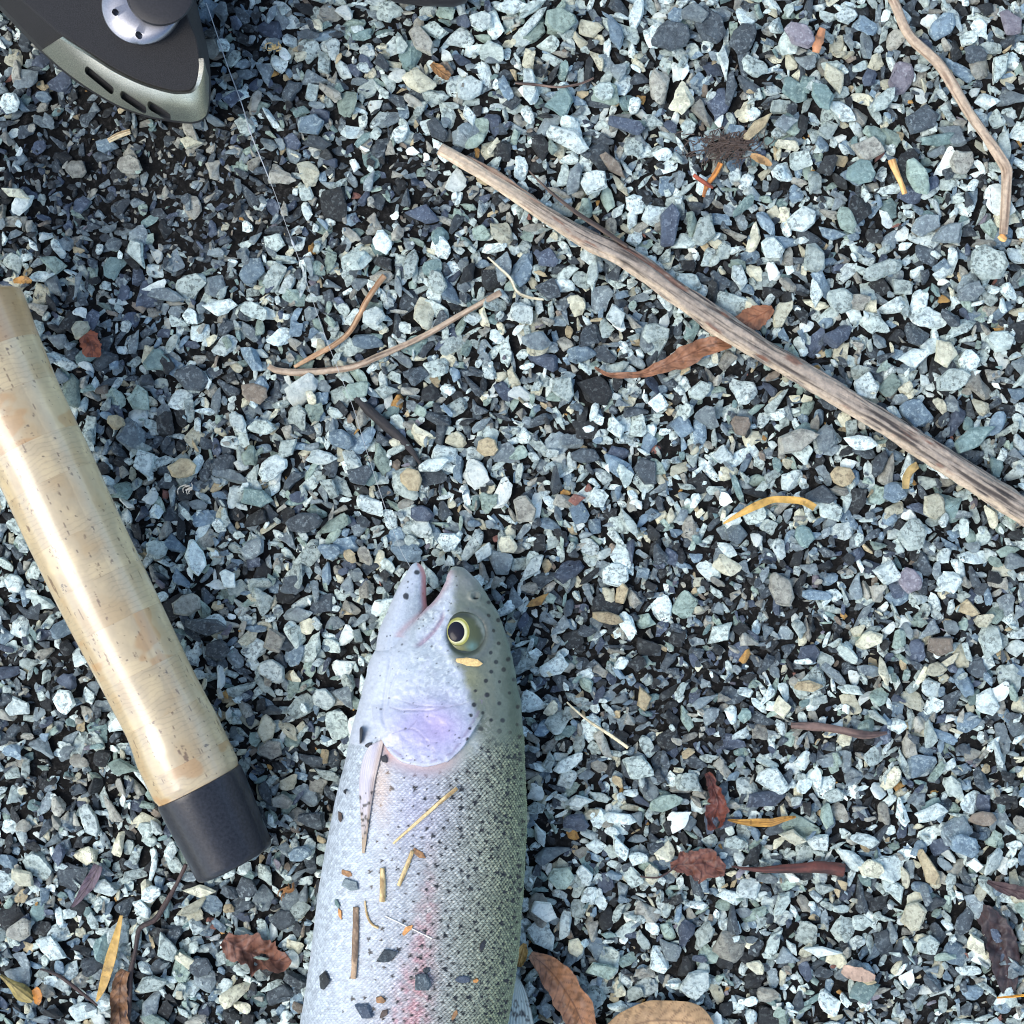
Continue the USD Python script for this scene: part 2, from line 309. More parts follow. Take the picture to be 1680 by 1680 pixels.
# the larger stones that can be told apart: px, py, length, width, angle (clockwise in the picture), colour, corners (0 = any)
BIG = """1220,63,60,45,-50,slate;1390,23,40,32,10,pale;1547,43,55,38,-55,midblue;1607,43,30,35,0,pale;1370,128,60,36,70,cream;1305,145,55,38,40,teal;1347,160,60,35,60,teal;1478,128,62,46,-60,purple;1383,182,56,28,40,pale;1243,207,66,22,-45,tan
1288,205,42,36,5,mid;1292,238,45,20,8,cream;1423,245,60,52,20,warm;1410,283,52,48,0,teal;1503,293,70,38,70,green;1513,197,65,45,-30,slate;1563,220,60,38,30,mid;1577,267,46,44,0,warm;1620,433,66,64,10,light;1158,378,62,42,-60,light
1267,408,43,38,60,pale;1317,360,52,40,-40,pale;1387,363,52,30,70,green;1520,367,56,35,-30,mid;1557,387,60,44,-30,mid;1213,455,46,29,80,pale;1283,513,57,28,-60,cream;1340,480,52,25,85,pale;1377,493,50,46,30,light;1337,427,62,40,75,light
1447,443,76,30,-20,light;1200,143,66,22,-80,slate;1188,102,66,20,85,pale;1238,110,56,35,20,light;1310,63,60,42,30,purple;917,167,62,54,90,teal;868,143,66,26,80,pale;770,143,54,42,-30,pale;933,227,82,38,25,pale;990,153,36,35,0,light
692,70,66,33,60,warm;713,50,52,32,10,light;840,167,36,31,0,slate;1027,207,67,26,15,slateblue;1040,240,42,38,80,light;1007,272,62,25,45,brown;943,293,62,26,-75,mid;975,300,52,46,-45,pale;1043,333,40,37,45,pale;1097,370,78,36,-80,slateblue
693,350,62,36,10,slateblue;790,380,34,30,0,green;627,397,46,35,80,pale;900,422,37,36,0,slateblue;673,433,56,26,-75,light;717,463,46,32,60,light;615,520,41,38,0,pale;900,473,50,42,20,slate;770,187,40,24,80,pale;780,233,42,22,-30,green
657,217,40,27,-50,pale;717,213,47,30,55,slate;257,590,48,40,0,teal;313,620,60,48,20,slate;417,645,50,37,10,brown;300,768,50,36,-10,tan;238,760,56,45,70,pale;190,693,34,28,20,tan;423,817,56,33,10,teal;320,915,66,36,75,pale
257,902,39,36,0,light;340,1027,82,31,8,slate;357,1067,46,42,0,slate;450,1050,48,44,70,warm;307,993,52,40,-20,warm;500,857,66,37,-10,slate;447,767,58,38,-35,pale;23,957,37,32,70,pale;447,1100,52,36,30,pale;390,693,42,28,60,pale
430,700,52,27,5,light;230,657,46,42,40,green;860,837,52,42,60,warm;677,787,44,38,50,tan;800,733,39,36,0,tan;693,843,44,31,10,slateblue;737,890,42,35,0,pale;833,893,34,32,0,cream;1010,943,52,46,-40,pale;793,907,42,30,-70,pale
872,932,62,28,-40,pale;947,820,32,22,0,red;982,817,37,34,0,pale;713,763,57,25,-15,pale;923,640,46,40,80,light;960,747,52,28,0,slate;633,643,43,28,5,light;1063,773,52,45,40,slate;883,987,46,18,-30,ochre;997,1013,57,22,15,tan
908,1093,52,38,-25,pale;1020,973,38,22,-75,tan;1307,723,78,40,-20,warm;1353,720,50,38,80,mid;1410,727,62,28,10,pale;1597,717,82,36,-30,teal;1383,782,44,38,0,tan;1468,808,42,38,20,midblue;1532,830,50,46,30,cream;1497,877,60,54,-60,light
1347,812,57,36,-5,slate;1363,838,48,44,60,light;1283,967,66,42,65,warm;1457,940,57,50,20,pale;1493,953,46,40,50,purple;1590,997,47,31,10,tan;1183,1040,57,36,-30,light;1427,1050,52,30,-25,cream;1543,1060,47,38,10,brown;1537,1098,42,26,-10,cream
1328,1073,39,36,0,slateblue;1342,977,54,20,5,midblue;1320,880,42,36,70,teal;1563,623,62,42,-15,light;1420,637,48,44,60,pale;1590,593,43,38,-70,pale;1503,587,64,36,-15,pale;1550,580,52,44,80,cream;1217,697,41,36,60,brown;1443,760,52,25,-60,slate
27,1163,44,41,40,pale;107,1150,46,38,70,pale;437,1197,52,31,-80,cream;443,1230,41,38,0,warm;203,1260,57,30,10,green;463,1315,38,28,0,warm;147,1347,62,30,70,pale;240,1363,34,28,0,light;493,1400,42,28,-20,midblue;173,1457,42,32,0,pale
327,1463,60,25,-3,cream;403,1457,40,35,60,slate;247,1467,40,28,-30,pale;233,1493,42,23,45,pale;273,1553,57,38,75,light;330,1587,42,37,0,slate;83,1557,62,42,20,pale;37,1440,47,33,30,cream;530,1148,42,36,40,pale;33,1527,50,36,-30,warm
463,1510,42,37,-40,slate;250,1613,57,30,-15,light;893,1493,48,36,15,white;945,1557,33,29,80,cream;987,1590,57,38,-15,green;933,1253,60,26,-30,pale;950,1315,54,26,-10,pale;900,1250,38,26,80,light;1017,1343,60,20,5,pale;968,1337,44,18,-25,cream
920,1440,47,40,0,green;960,1437,38,28,60,pale;1070,1435,38,27,80,cream;1047,1260,62,48,30,light;1093,1317,62,31,-15,green;1017,1390,52,26,60,pale;880,1327,34,25,-20,light;1057,1147,46,30,80,tan;1283,1160,43,35,80,cream;1327,1125,52,22,0,tan
1270,1280,62,46,20,pale;1370,1307,40,25,-10,light;1300,1373,50,31,0,cream;1343,1380,44,40,30,pale;1257,1310,72,31,-5,slateblue;1208,1383,44,26,0,light;1357,1340,47,25,80,green;1527,1333,60,30,-15,pale;1613,1343,52,28,5,brown;1427,1423,47,32,10,cream
1523,1423,72,29,65,tan;1473,1467,46,32,70,light;1500,1503,52,40,-70,cream;1577,1383,62,36,20,midblue;1350,1562,70,22,8,white;1603,1553,48,32,50,cream;1142,1613,57,48,-60,pale;1523,1550,42,38,0,light;1620,1153,49,42,80,pale;1600,1420,31,28,0,white
1417,1517,36,30,0,light;1200,1473,50,32,-10,pale;1283,1483,50,25,-60,light;1417,1623,58,46,-30,teal;1410,1597,60,25,20,tan;17,170,41,38,0,pale;343,77,41,32,80,warm;313,233,42,25,5,cream;173,237,43,30,10,midblue;510,203,47,38,0,midblue
123,277,39,32,0,warm;213,270,47,36,20,warm;313,337,46,34,80,warm;85,433,50,31,20,green;227,417,57,34,60,light;273,483,67,26,5,mid;360,503,62,36,10,pale;450,397,39,34,0,light;413,443,52,42,-40,midblue;27,317,57,20,18,cream
383,163,38,32,0,slateblue;70,157,30,22,10,midblue;313,520,32,27,40,pale;520,233,52,24,10,slate;130,540,38,30,-60,cream;1165,40,70,52,60,slate;1140,22,48,40,0,mid;1045,20,60,25,-75,pale;840,10,66,28,0,pale;790,35,46,36,20,pale
875,35,70,18,-50,pale;920,35,56,44,15,green;970,45,44,30,10,cream;1010,55,62,26,80,midblue;1100,60,70,56,0,slate;1660,35,50,40,60,purple;1640,110,62,30,-70,light;1450,165,58,28,-45,light;1600,90,40,34,0,slate;1130,465,52,40,10,light
1590,480,50,34,-20,mid;1480,470,44,38,50,light;1640,560,52,40,0,light;1075,545,50,36,-15,light;1010,520,46,36,60,pale;1120,700,44,38,30,midblue;1150,640,48,30,-40,light;1185,745,42,36,0,pale;1010,700,48,34,70,pale;880,560,54,34,0,mid
1080,660,38,36,0,pale;560,720,48,36,20,midblue;590,780,46,38,0,slate;470,735,50,34,-50,light;540,800,44,34,30,light;415,900,48,34,-30,mid;480,960,42,36,0,slate;375,950,38,32,50,pale;540,905,44,30,10,midblue;585,640,50,32,-20,green"""
big_meshes = []
for n, row in enumerate(BIG.replace("\n", ";").split(";")):
    px, py, a, b, ang, key = row.split(","); px, py, a, b, ang = map(float, (px, py, a, b, ang))
    x, y, _ = P(px, py, 0.001); yaw = -math.radians(ang); a, b = a * K * .94, b * K * .90; a, b = max(a, b), min(a, b); yaw = yaw if float(row.split(",")[2]) >= float(row.split(",")[3]) else yaw + math.pi / 2
    r = np.random.default_rng(1000 + n); c = min(b * .7, a * r.uniform(.22, .38))
    h = settle(x, y, a, b, yaw, 62)
    zc = h + .5 * c * .86; tilt = abs(r.normal()) * .16
    k = int(r.integers(4, 8)); t = (np.arange(k) + r.uniform(-.28, .28, k)) * 2 * np.pi / k
    v, f = stone_shape(2000 + n, .26, .085, outline=np.c_[np.cos(t), np.sin(t)])
    placed.append((x, y, zc, a, b, c, rotm(yaw, tilt, r.uniform(0, 6.28)), key, (v, f), True))
    mark(x, y, a, b, c, yaw, zc)

scatter(5200, .0026, .36, 5, 50, .2, .38, 1.0, .7)
scatter(4500, .0017, .32, 5, 50, .3, .5, 1.0, .9)
scatter(3500, .0010, .30, 4, 50, .3, .5, 1.0, 1.0)
LEVEL = float(np.median(HF)) + 0.0004
HF -= LEVEL
TOP = gaussian_filter(maximum_filter(HF, 5), 2.0)

def ground_z(px, py):
    """Height of the gravel's surface seen at a pixel."""
    p = P(px, py, 0.001); i = np.clip(((p[..., 0] + HALF) / RES).astype(int), 0, NG - 1); j = np.clip(((p[..., 1] + HALF) / RES).astype(int), 0, NG - 1)
    return TOP[j, i]

ground = thing("ground", kind="structure")
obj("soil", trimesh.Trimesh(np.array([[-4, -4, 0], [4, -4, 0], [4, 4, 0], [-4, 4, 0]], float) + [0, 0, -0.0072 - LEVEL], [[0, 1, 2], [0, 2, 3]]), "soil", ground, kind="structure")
order = sorted(range(len(placed)), key=lambda i: -placed[i][3] * placed[i][4] - (1 if placed[i][9] else 0))
visible = [i for i in order if abs(placed[i][0]) < .130 and abs(placed[i][1]) < .130][:300]
single = set(visible)
for i in visible:
    x, y, z, a, b, c, R, key, sh, _ = placed[i]
    v, f = sh if isinstance(sh, tuple) else stone_shape(5000 + i, .28, .13)
    obj("stone", (v * [a, b, c] @ R.T + [x, y, z - LEVEL], f), "stone_" + key, ground, smooth=28)

def instancer(name, items, parent):
    pi = UsdGeom.PointInstancer.Define(stage, numbered(parent, name)); tag(pi.GetPrim(), kind="stuff")
    path, protos, index = str(pi.GetPath()), [], {}
    UsdGeom.Scope.Define(stage, path + "/kinds")
    pos, rot, scl, idx = [], [], [], []
    for x, y, z, a, b, c, R, key, sh, _ in items:
        s = int(sh) if not isinstance(sh, tuple) else 0
        small = a < .0022
        kk = (key, s % 2 if small else s, small)
        if kk not in index:
            index[kk] = len(protos)
            q = f"{path}/kinds/chip_{len(protos):03d}"
            v, f = stone_shape(300 + kk[1] + 40 * KEYS.index(key), 1.0 if small else .34, .14, 10 if small else 13)
            usdkit.mesh(stage, q, (v, f), M["stone_" + key], smooth=False if small else 28); protos.append(q)
        idx.append(index[kk]); pos.append((x, y, z - LEVEL)); scl.append((a, b, c))
        w = math.sqrt(max(0, 1 + R[0, 0] + R[1, 1] + R[2, 2])) / 2
        if w > 1e-4: qx, qy, qz = (R[2, 1] - R[1, 2]) / (4 * w), (R[0, 2] - R[2, 0]) / (4 * w), (R[1, 0] - R[0, 1]) / (4 * w)
        else: w, qx, qy, qz = 0, 0, 0, 1
        rot.append(Gf.Quath(w, qx, qy, qz))
    pi.CreatePrototypesRel().SetTargets([Sdf.Path(q) for q in protos])
    pi.CreateProtoIndicesAttr(Vt.IntArray(idx)); pi.CreatePositionsAttr(Vt.Vec3fArray.FromNumpy(np.array(pos, np.float32)))
    pi.CreateScalesAttr(Vt.Vec3fArray.FromNumpy(np.array(scl, np.float32))); pi.CreateOrientationsAttr(Vt.QuathArray(rot))

instancer("gravel", [p for i, p in enumerate(placed) if i not in single], ground)
# beyond the picture the same bed goes on; farther out a sheet of gravel carries on to the horizon
block = [p for p in placed if .006 < p[0] < HALF and p[3] > .0022 and not isinstance(p[8], tuple)]
outer = []
for x0, y0, fx, fy in ((HALF, -HALF, 1, 1), (-HALF - .164, -HALF, -1, 1), (-.164, HALF, 1, -1), (0, HALF, -1, 1), (-.164, -3 * HALF, -1, -1), (0, -3 * HALF, 1, 1),
                       (HALF, HALF, -1, 1), (-HALF - .164, HALF, 1, -1), (HALF, -3 * HALF, 1, -1), (-HALF - .164, -3 * HALF, -1, 1)):
    for x, y, z, a, b, c, R, k, sh, big in block:
        if y0 < -HALF and y < 0 and fy > 0 or y0 > 0 and (y > 0 if fy > 0 else y < 0) or (y0 < -HALF and fy < 0 and y > 0): continue
        u, v = x - .006, y + HALF
        outer.append((x0 + (u if fx > 0 else .164 - u), y0 + (v if fy > 0 else 2 * HALF - v), z, a, b, c, R, k, sh, False))
instancer("outer_gravel", outer, ground)
ox, oy, fv, ff = .334, .340, [], []
for x0, y0, x1, y1 in ((-4, oy, 4, 4), (-4, -4, 4, -oy), (-4, -oy, -ox, oy), (ox, -oy, 4, oy)):
    ff += [[len(fv), len(fv) + 1, len(fv) + 2], [len(fv), len(fv) + 2, len(fv) + 3]]; fv += [[x0, y0, -.0012], [x1, y0, -.0012], [x1, y1, -.0012], [x0, y1, -.0012]]
obj("far_gravel", trimesh.Trimesh(np.array(fv), np.array(ff), process=False), "far_gravel", ground, kind="structure")

# ------------------------------------------------------------------ grids as meshes
def grid_faces(n, m, wrap=False):
    i, j = np.meshgrid(np.arange(n - 1), np.arange(m if wrap else m - 1), indexing="ij"); j1 = (j + 1) % m
    A, B, C, D = i * m + j, i * m + j1, (i + 1) * m + j1, (i + 1) * m + j
    return np.vstack([np.stack([A, B, C], -1).reshape(-1, 3), np.stack([A, C, D], -1).reshape(-1, 3)])

def outward(v, f):
    """Faces turned so that the closed mesh's volume is positive."""
    a, b, c = v[f[:, 0]], v[f[:, 1]], v[f[:, 2]]
    return f if np.einsum("ij,ij->i", a, np.cross(b, c)).sum() > 0 else f[:, ::-1]

def slab(top, n, m, thick):
    """A sheet (n x m grid of points) given a thickness downward, closed round its edge."""
    v = np.vstack([top, top - [0, 0, thick]]); f = grid_faces(n, m); N = n * m
    e = np.r_[np.arange(m), np.arange(1, n) * m + m - 1, (n - 1) * m + np.arange(m - 2, -1, -1), np.arange(n - 2, 0, -1) * m]
    e1 = np.roll(e, -1)
    side = np.vstack([np.stack([e, e1, e1 + N], -1), np.stack([e, e1 + N, e + N], -1)])
    a = np.cross(top[f[0, 1]] - top[f[0, 0]], top[f[0, 2]] - top[f[0, 0]])[2] > 0
    g = f if a else f[:, ::-1]
    return v, np.vstack([g, g[:, ::-1] + N, side if not a else side[:, ::-1]])

def fb(x, y, z=0.0, o=3, seed=0):
    x, y, z = np.broadcast_arrays(np.asarray(x, float), np.asarray(y, float), np.asarray(z, float))
    return meshkit.fbm(np.stack([x, y, z], -1), o, seed)

def mixc(a, b, t): return a + (np.asarray(b) - a) * np.asarray(t)[..., None]

def dist_to(px, py, line):
    """Distance in pixels from points to a polyline, and the fraction of its length nearest to each."""
    q = spline(line, 160) if len(line) > 2 else np.linspace(line[0], line[1], 160)
    d, i = cKDTree(q).query(np.stack([px, py], -1)); return d, i / 159

# ------------------------------------------------------------------ the fish
YL = PchipInterpolator([929.5, 931, 934, 940, 950, 965, 985, 1000, 1012, 1025, 1036, 1044, 1052, 1060, 1068, 1080, 1120, 1160, 1200, 1250, 1300, 1350, 1400, 1450, 1500, 1550, 1600, 1650, 1680, 1800, 2000, 2300, 2600, 2700],
                       [751, 746, 741, 736, 733, 727, 712, 697, 682, 667, 656, 648, 638, 626, 615, 609, 598, 588, 577, 566, 553, 543, 533, 524, 518, 512, 505, 497, 492, 478, 468, 500, 560, 575])
YR = PchipInterpolator([929.5, 931, 934, 940, 950, 970, 1000, 1040, 1080, 1120, 1160, 1200, 1250, 1300, 1350, 1400, 1450, 1500, 1550, 1600, 1650, 1680, 1800, 2000, 2300, 2600, 2700],
                       [751, 757, 763, 770, 781, 796, 813, 829, 841, 849, 855, 858, 859, 861, 862, 860, 857, 853, 849, 844, 836, 831, 812, 775, 715, 668, 655])
TT = PchipInterpolator([929.5, 931, 935, 942, 955, 980, 1010, 1060, 1120, 1200, 1300, 1500, 1680, 1900, 2300, 2600, 2700], [.0001, .0012, .0026, .0040, .0054, .0073, .0090, .0112, .0131, .0146, .0155, .0160, .0158, .0148, .0085, .0035, .0018])
ZC = PchipInterpolator([929, 1000, 1100, 1300, 1700, 2700], [.0130, .0142, .0152, .0160, .0162, .0060])
EX = PchipInterpolator([929, 1000, 1045, 1120, 1300, 1700, 2700], [2.4, 2.8, 2.7, 2.35, 2.15, 2.1, 2.0])
JL = PchipInterpolator([922.5, 924, 928, 940, 960, 980, 1000, 1040, 1080, 1110], [683, 679, 674, 667, 655, 645, 637, 621, 616, 628])
JR = PchipInterpolator([922.5, 924, 928, 935, 950, 975, 1000, 1040, 1080, 1110], [683, 687, 692, 696, 699, 699, 701, 700, 700, 690])
JT = PchipInterpolator([922.5, 924, 930, 945, 970, 1000, 1040, 1080, 1110], [.0001, .0014, .0028, .0042, .0056, .0068, .0081, .0092, .0050])
JZ = PchipInterpolator([922, 980, 1040, 1075, 1110], [.0115, .0122, .0134, .0146, .0148])

GILL = [(606, 1150), (612, 1180), (622, 1205), (638, 1234), (662, 1252), (698, 1259), (734, 1250), (758, 1229), (775, 1203), (792, 1175), (800, 1150)]
GILLPOLY = Polygon(GILL + [(800, 900), (590, 900), (590, 1140)])
HEADPOLY = Polygon(GILL[2:] + [(812, 1165), (826, 1185), (842, 1180), (900, 1170), (900, 880), (560, 880), (560, 1215), (600, 1225)])
rs = np.random.default_rng(31)
def scatter_pts(n, f, tries=60000, dmin=6.0):
    out = np.zeros((0, 2)); pts = []
    grid = {}
    for _ in range(tries):
        p = (rs.uniform(500, 880), rs.uniform(930, 1960)); pr, dm = f(*p)
        if rs.random() > pr: continue
        g = (int(p[0] // 20), int(p[1] // 20))
        if any((p[0] - q[0]) ** 2 + (p[1] - q[1]) ** 2 < dm * dm for a in (-1, 0, 1) for b in (-1, 0, 1) for q in grid.get((g[0] + a, g[1] + b), ())): continue
        grid.setdefault(g, []).append(p); pts.append(p)
        if len(pts) >= n: break
    return np.array(pts)
def body_spots(x, y):
    L, R = float(YL(y)), float(YR(y)); q = (x - L) / (R - L)
    if y < 1190 or q > .985 or q < .2 or (y < 1265 and x < 775): return 0, 9
    return float(sm(.24, .85, q) * .9 + .02), 8.0 + 13 * (1 - q)
def head_spots(x, y):
    L, R = float(YL(y)), float(YR(y))
    if y > 1230 or y < 975 or x > R - 4 or x < 762 + max(0, 1010 - y) * .5: return 0, 12
    if (x - 765) ** 2 + (y - 1042) ** 2 < 44 ** 2 or x < 800 - max(0, y - 1075) * .38: return 0, 12
    return .9, 17
SPB, SPH = scatter_pts(760, body_spots), scatter_pts(70, head_spots)
SPB_R, SPB_A = np.clip(rs.lognormal(.86, .34, len(SPB)), 1.2, 4.2), rs.uniform(0, 6.28, len(SPB)); SPH_R = rs.uniform(2.6, 4.6, len(SPH))

SCALE_TONE = [None]                              # how silvery each scale is, with uneven glints put into the colour
def scale_pattern(s, t):
    """Overlapping scales over (along, across) in pixels: (height 0..1, nearness to a scale's rear edge)."""
    da, db = 3.9, 7.2
    w1, w2 = fb(s / 22, t / 22, 3.3, 2, 91) - .5, fb(s / 22, t / 22, 8.8, 2, 92) - .5; s, t = s + 8 * w1, t + 8 * w2
    best = None
    for k in (0, 1):
        rr = np.floor((s / da - k) / 2) * 2 + k
        off = np.where(np.mod(rr, 2) == 1, .5, 0.0)
        col = np.round(t / db - off) + off
        a, b = s / da - rr, t / db - col
        d = np.sqrt((a / 1.95) ** 2 + (b / .60) ** 2)
        val = np.where((a >= 0) & (d < 1.0), -rr, -1e9); hh = np.mod(np.sin(rr * 12.9898 + np.floor(col) * 78.233 + k * 3.1) * 43758.5453, 1.0)
        if best is None: best = [val, a, b, d, hh]
        else:
            w = val > best[0]; best = [np.where(w, x, y) for x, y in zip((val, a, b, d, hh), best)]
    val, a, b, d, hh = best; ok = val > -1e8
    edge = np.where(ok, sm(.60, 1.0, d), 1.0)
    h = np.where(ok, np.clip(.25 + .42 * a - .8 * b * b, 0, 1) * (1 - edge ** 2) * (.75 + .5 * hh), 0)
    SCALE_TONE[0] = hh
    return h, edge

GROOVES = [([(727, 1000), (726, 1012), (716, 1030), (697, 1050), (678, 1064)], 2.6, .0006), ([(640, 1160), (665, 1166), (700, 1166), (735, 1160), (766, 1154)], 2.0, .00018),
           ([(650, 1146), (690, 1158), (740, 1160)], 1.5, .0001), ([(646, 1205), (676, 1196), (700, 1215), (715, 1240)], 1.3, .00010), ([(672, 1196), (684, 1183)], 1.2, .00015),
           ([(642, 1070), (634, 1120), (628, 1160), (640, 1200)], 2.6, .0004), ([(655, 1100), (640, 1135), (638, 1165)], 1.6, .00025), ([(667, 950), (656, 990), (642, 1040), (636, 1075)], 2.0, .0002),
           ([(622, 1205), (612, 1250), (606, 1290)], 3.0, .0004)]

def fish_relief(px, py, s, t):
    """Height over the plain body (metres), and masks used for colour."""
    h = np.zeros_like(px)
    inside = contains_xy(GILLPOLY, px, py); d, ug = dist_to(px, py, GILL); gw = sm(1.0, .80, ug) * sm(0, .14, ug)
    h += gw * np.where(inside, .0011 * (1 - sm(0, 130, d)) * sm(0, 3.0, d), 0) - gw * np.where(~inside, .0004 * (1 - sm(0, 22, d)), 0)
    head = contains_xy(HEADPOLY, px, py).astype(float)
    dh, _ = dist_to(px, py, [(778, 1206), (794, 1186), (812, 1165), (826, 1185), (842, 1180), (900, 1170)])
    soft = sm(-26, 26, np.where(head > .5, dh, -dh) + 40 * (fb(px / 9, py / 9, 0, 3, 71) - .5))
    wx = sm(768, 790, px); head = head * (1 - wx) + wx * np.where(dh < 60, soft, head)
    for ln, w, dep in GROOVES:
        g, u = dist_to(px, py, ln); h -= dep * np.exp(-(g / w) ** 2) * np.clip(np.minimum(u, 1 - u) * 8, .3, 1)
    e = np.hypot((px - 765) / 1.0, (py - 1042) / 1.05)
    h += .0003 * np.exp(-((e - 41) / 7) ** 2) - .0013 * (1 - sm(24, 36, e))
    n = np.hypot(px - 779, (py - 978) * 1.3); h += .0006 * np.exp(-((n - 8) / 3.5) ** 2) - .0009 * np.exp(-((np.hypot(px - 780, (py - 981) * 1.6)) / 3.6) ** 2)
    h += .0007 * (fb(px / 34, py / 34, 0, 3, 4) - .5) * (.35 + .65 * head) + .00022 * (fb(px / 7, py / 7, 0, 2, 9) - .5) * (.3 + .7 * head)
    sc, edge = scale_pattern(s, t)
    body = (1 - head) * sm(3, 26, np.where(py < 1300, np.where(ug > .9, 99, d), 99))
    low = sm(1178, 1250, py + 44 * (fb(px / 11, py / 11, 2.2, 3, 73) - .5)); wr = sm(762, 784, px)
    body = body * (1 - wr * (1 - low)); head = np.maximum(head, wr * (1 - low))
    q = (px - YL(py)) / (YR(py) - YL(py))
    amp = body * (.00026 + .00030 * sm(.25, .8, q)) * sm(.0, .12, q)
    h += amp * sc
    return h, head, inside, d, body, sc, edge, q

def fish_tint(px, py, z, rel, up):
    h, head, inside, d, body, sc, edge, q = rel; rs2 = np.random.default_rng(5); gfade = sm(820, 770, px) * sm(1165, 1200, py)
    A = lambda *c: np.array(lin(c))
    n1, n2, n3 = fb(px / 26, py / 26, 0, 3, 1), fb(px / 9, py / 9, 0, 3, 2), fb(px / 3, py / 3, 0, 2, 3)
    N = px.shape
    # the flank
    c = np.broadcast_to(A(206, 215, 228), N + (3,)).copy()
    c = mixc(c, A(196, 201, 212), sm(.16, .38, q + .06 * (n1 - .5)))
    c = mixc(c, A(186, 190, 188), sm(.40, .60, q + .08 * (n1 - .5)))
    c = mixc(c, A(160, 166, 150), sm(.58, .80, q + .14 * (n1 - .5)))
    c = mixc(c, A(116, 126, 98), sm(.76, .97, q + .08 * (n1 - .5)))
    c = mixc(c, A(196, 190, 226), .55 * np.exp(-((px - 690) / 55) ** 2 - ((py - 1330) / 65) ** 2))
    pk = np.interp(py, [1330, 1400, 1470, 1540, 1600, 1680, 1800], [704, 706, 703, 694, 684, 672, 655]); pw = np.interp(py, [1330, 1450, 1560, 1680], [10, 14, 22, 32])
    pink = np.exp(-((px - pk) / pw) ** 2) * np.interp(py, [1330, 1430, 1480, 1540, 1640, 1900], [0, .18, .50, .52, .85, .9]) * (.45 + 1.0 * sm(.3, .7, n2)) * (.6 + .7 * sc)
    c = mixc(c, A(222, 146, 156), np.clip(pink, 0, .85))
    dark = sm(.30, .95, q)                                             # pigment between the scales, stronger towards the back
    c = c * (1 - (body * np.clip(edge * (.28 + .56 * dark) * (.6 + .9 * n2), 0, .93))[..., None])
    c = mixc(c, mixc(np.broadcast_to(A(222, 224, 218), N + (3,)), A(190, 194, 152), sm(.6, .95, q)), body * np.clip(sc - .25, 0, 1) * (.3 + .6 * dark))
    c = c * (1 + body * .48 * (SCALE_TONE[0] - .5))[..., None]
    dd, i = cKDTree(SPB).query(np.stack([px, py], -1)); a = np.arctan2(py - SPB[i, 1], px - SPB[i, 0])
    star = dd / (SPB_R[i] * (1 + .30 * np.cos(3 * a + SPB_A[i]) + .25 * np.cos(5 * a + 2.7 * SPB_A[i]) + .5 * (n3 - .5)))
    c = mixc(c, A(16, 18, 18), (1 - sm(.8, 1.15, star)) * np.minimum(1, body * 1.5))
    # the head
    hc = np.broadcast_to(A(212, 217, 230), N + (3,)).copy()
    hc = mixc(hc, A(190, 200, 206), sm(.45, .6, n1) * .6 * sm(640, 690, px)); hc = hc * (1 - .16 * sm(.50, .66, fb(px / 4.5, py / 4.5, 0, 3, 77)) * sm(650, 700, px))[..., None]; hc = mixc(hc, A(236, 240, 240), .7 * sm(.62, .72, n3) * sm(660, 710, px))
    lil = np.exp(-((px - 706) / 62) ** 2 - ((py - 1200) / 52) ** 2)
    hc = mixc(hc, A(192, 182, 224), np.clip(1.15 * lil * (.75 + .5 * n1), 0, .9) * inside)
    hc = mixc(hc, A(198, 166, 212), .35 * np.exp(-((px - 718) / 26) ** 2 - ((py - 1190) / 26) ** 2))
    bl = np.interp(py, [925, 945, 985, 1020, 1075, 1095, 1115, 1150, 1195, 1225, 1250], [738, 742, 742, 738, 738, 752, 762, 770, 776, 792, 806])
    ol = sm(-9, 12, px - bl + 14 * (n1 - .5) + 6 * (n3 - .5))
    oc = np.broadcast_to(A(122, 128, 114), N + (3,)).copy()
    oc = mixc(oc, A(92, 103, 88), sm(800, 850, px - (1100 - py) * .1))
    oc = mixc(oc, A(150, 148, 108), .6 * np.exp(-((px - 770) / 22) ** 2 - ((py - 1115) / 26) ** 2))
    oc = mixc(oc, A(150, 150, 150), .7 * np.exp(-((px - 770) / 26) ** 2 - ((py - 945) / 30) ** 2))
    oc = mixc(oc, A(200, 200, 190), .6 * (n3 > .58) * np.exp(-((px - 785) / 18) ** 2 - ((py - 1195) / 22) ** 2))
    hc = mixc(hc, oc, ol)
    hc = mixc(hc, A(226, 224, 236), .55 * np.exp(-((d - 3) / 3.0) ** 2) * gfade * inside * (px > 640)); hc = mixc(hc, A(140, 120, 150), .5 * np.exp(-((d - 10) / 2.5) ** 2) * inside * (n2 > .45) * (px > 640))
    e = np.hypot(px - 765, py - 1042); hc = mixc(hc, A(96, 104, 104), .6 * np.exp(-((e - 40) / 8) ** 2) * sm(745, 775, px))
    hc = mixc(hc, A(70, 76, 66), 1 - sm(30, 38, e))
    sd, i = cKDTree(SPH).query(np.stack([px, py], -1)); hc = mixc(hc, A(22, 24, 22), (1 - sm(.7, 1.15, sd / SPH_R[i])) * .95)
    g, u = dist_to(px, py, GROOVES[0][0]); hc = mixc(hc, A(168, 120, 150), .55 * np.exp(-(g / 4.0) ** 2) * np.clip(np.minimum(u, 1 - u) * 6, 0, 1))
    for k in range(1, 5):
        g, u = dist_to(px, py, GROOVES[k][0]); hc = mixc(hc, A(126, 116, 138), .38 * np.exp(-(g / 1.3) ** 2) * (n3 > .42))
    edge_ = np.exp(-((px - np.interp(py, [940, 965, 985, 1000, 1012, 1025, 1040], [737, 729, 714, 699, 684, 669, 655])) / 7) ** 2) * (py < 1046) * (py > 936)
    hc = mixc(hc, A(206, 168, 172), .6 * edge_)
    nn = np.hypot(px - 781, (py - 982) * 1.5); hc = mixc(hc, A(20, 20, 22), 1 - sm(2.5, 4.2, nn))
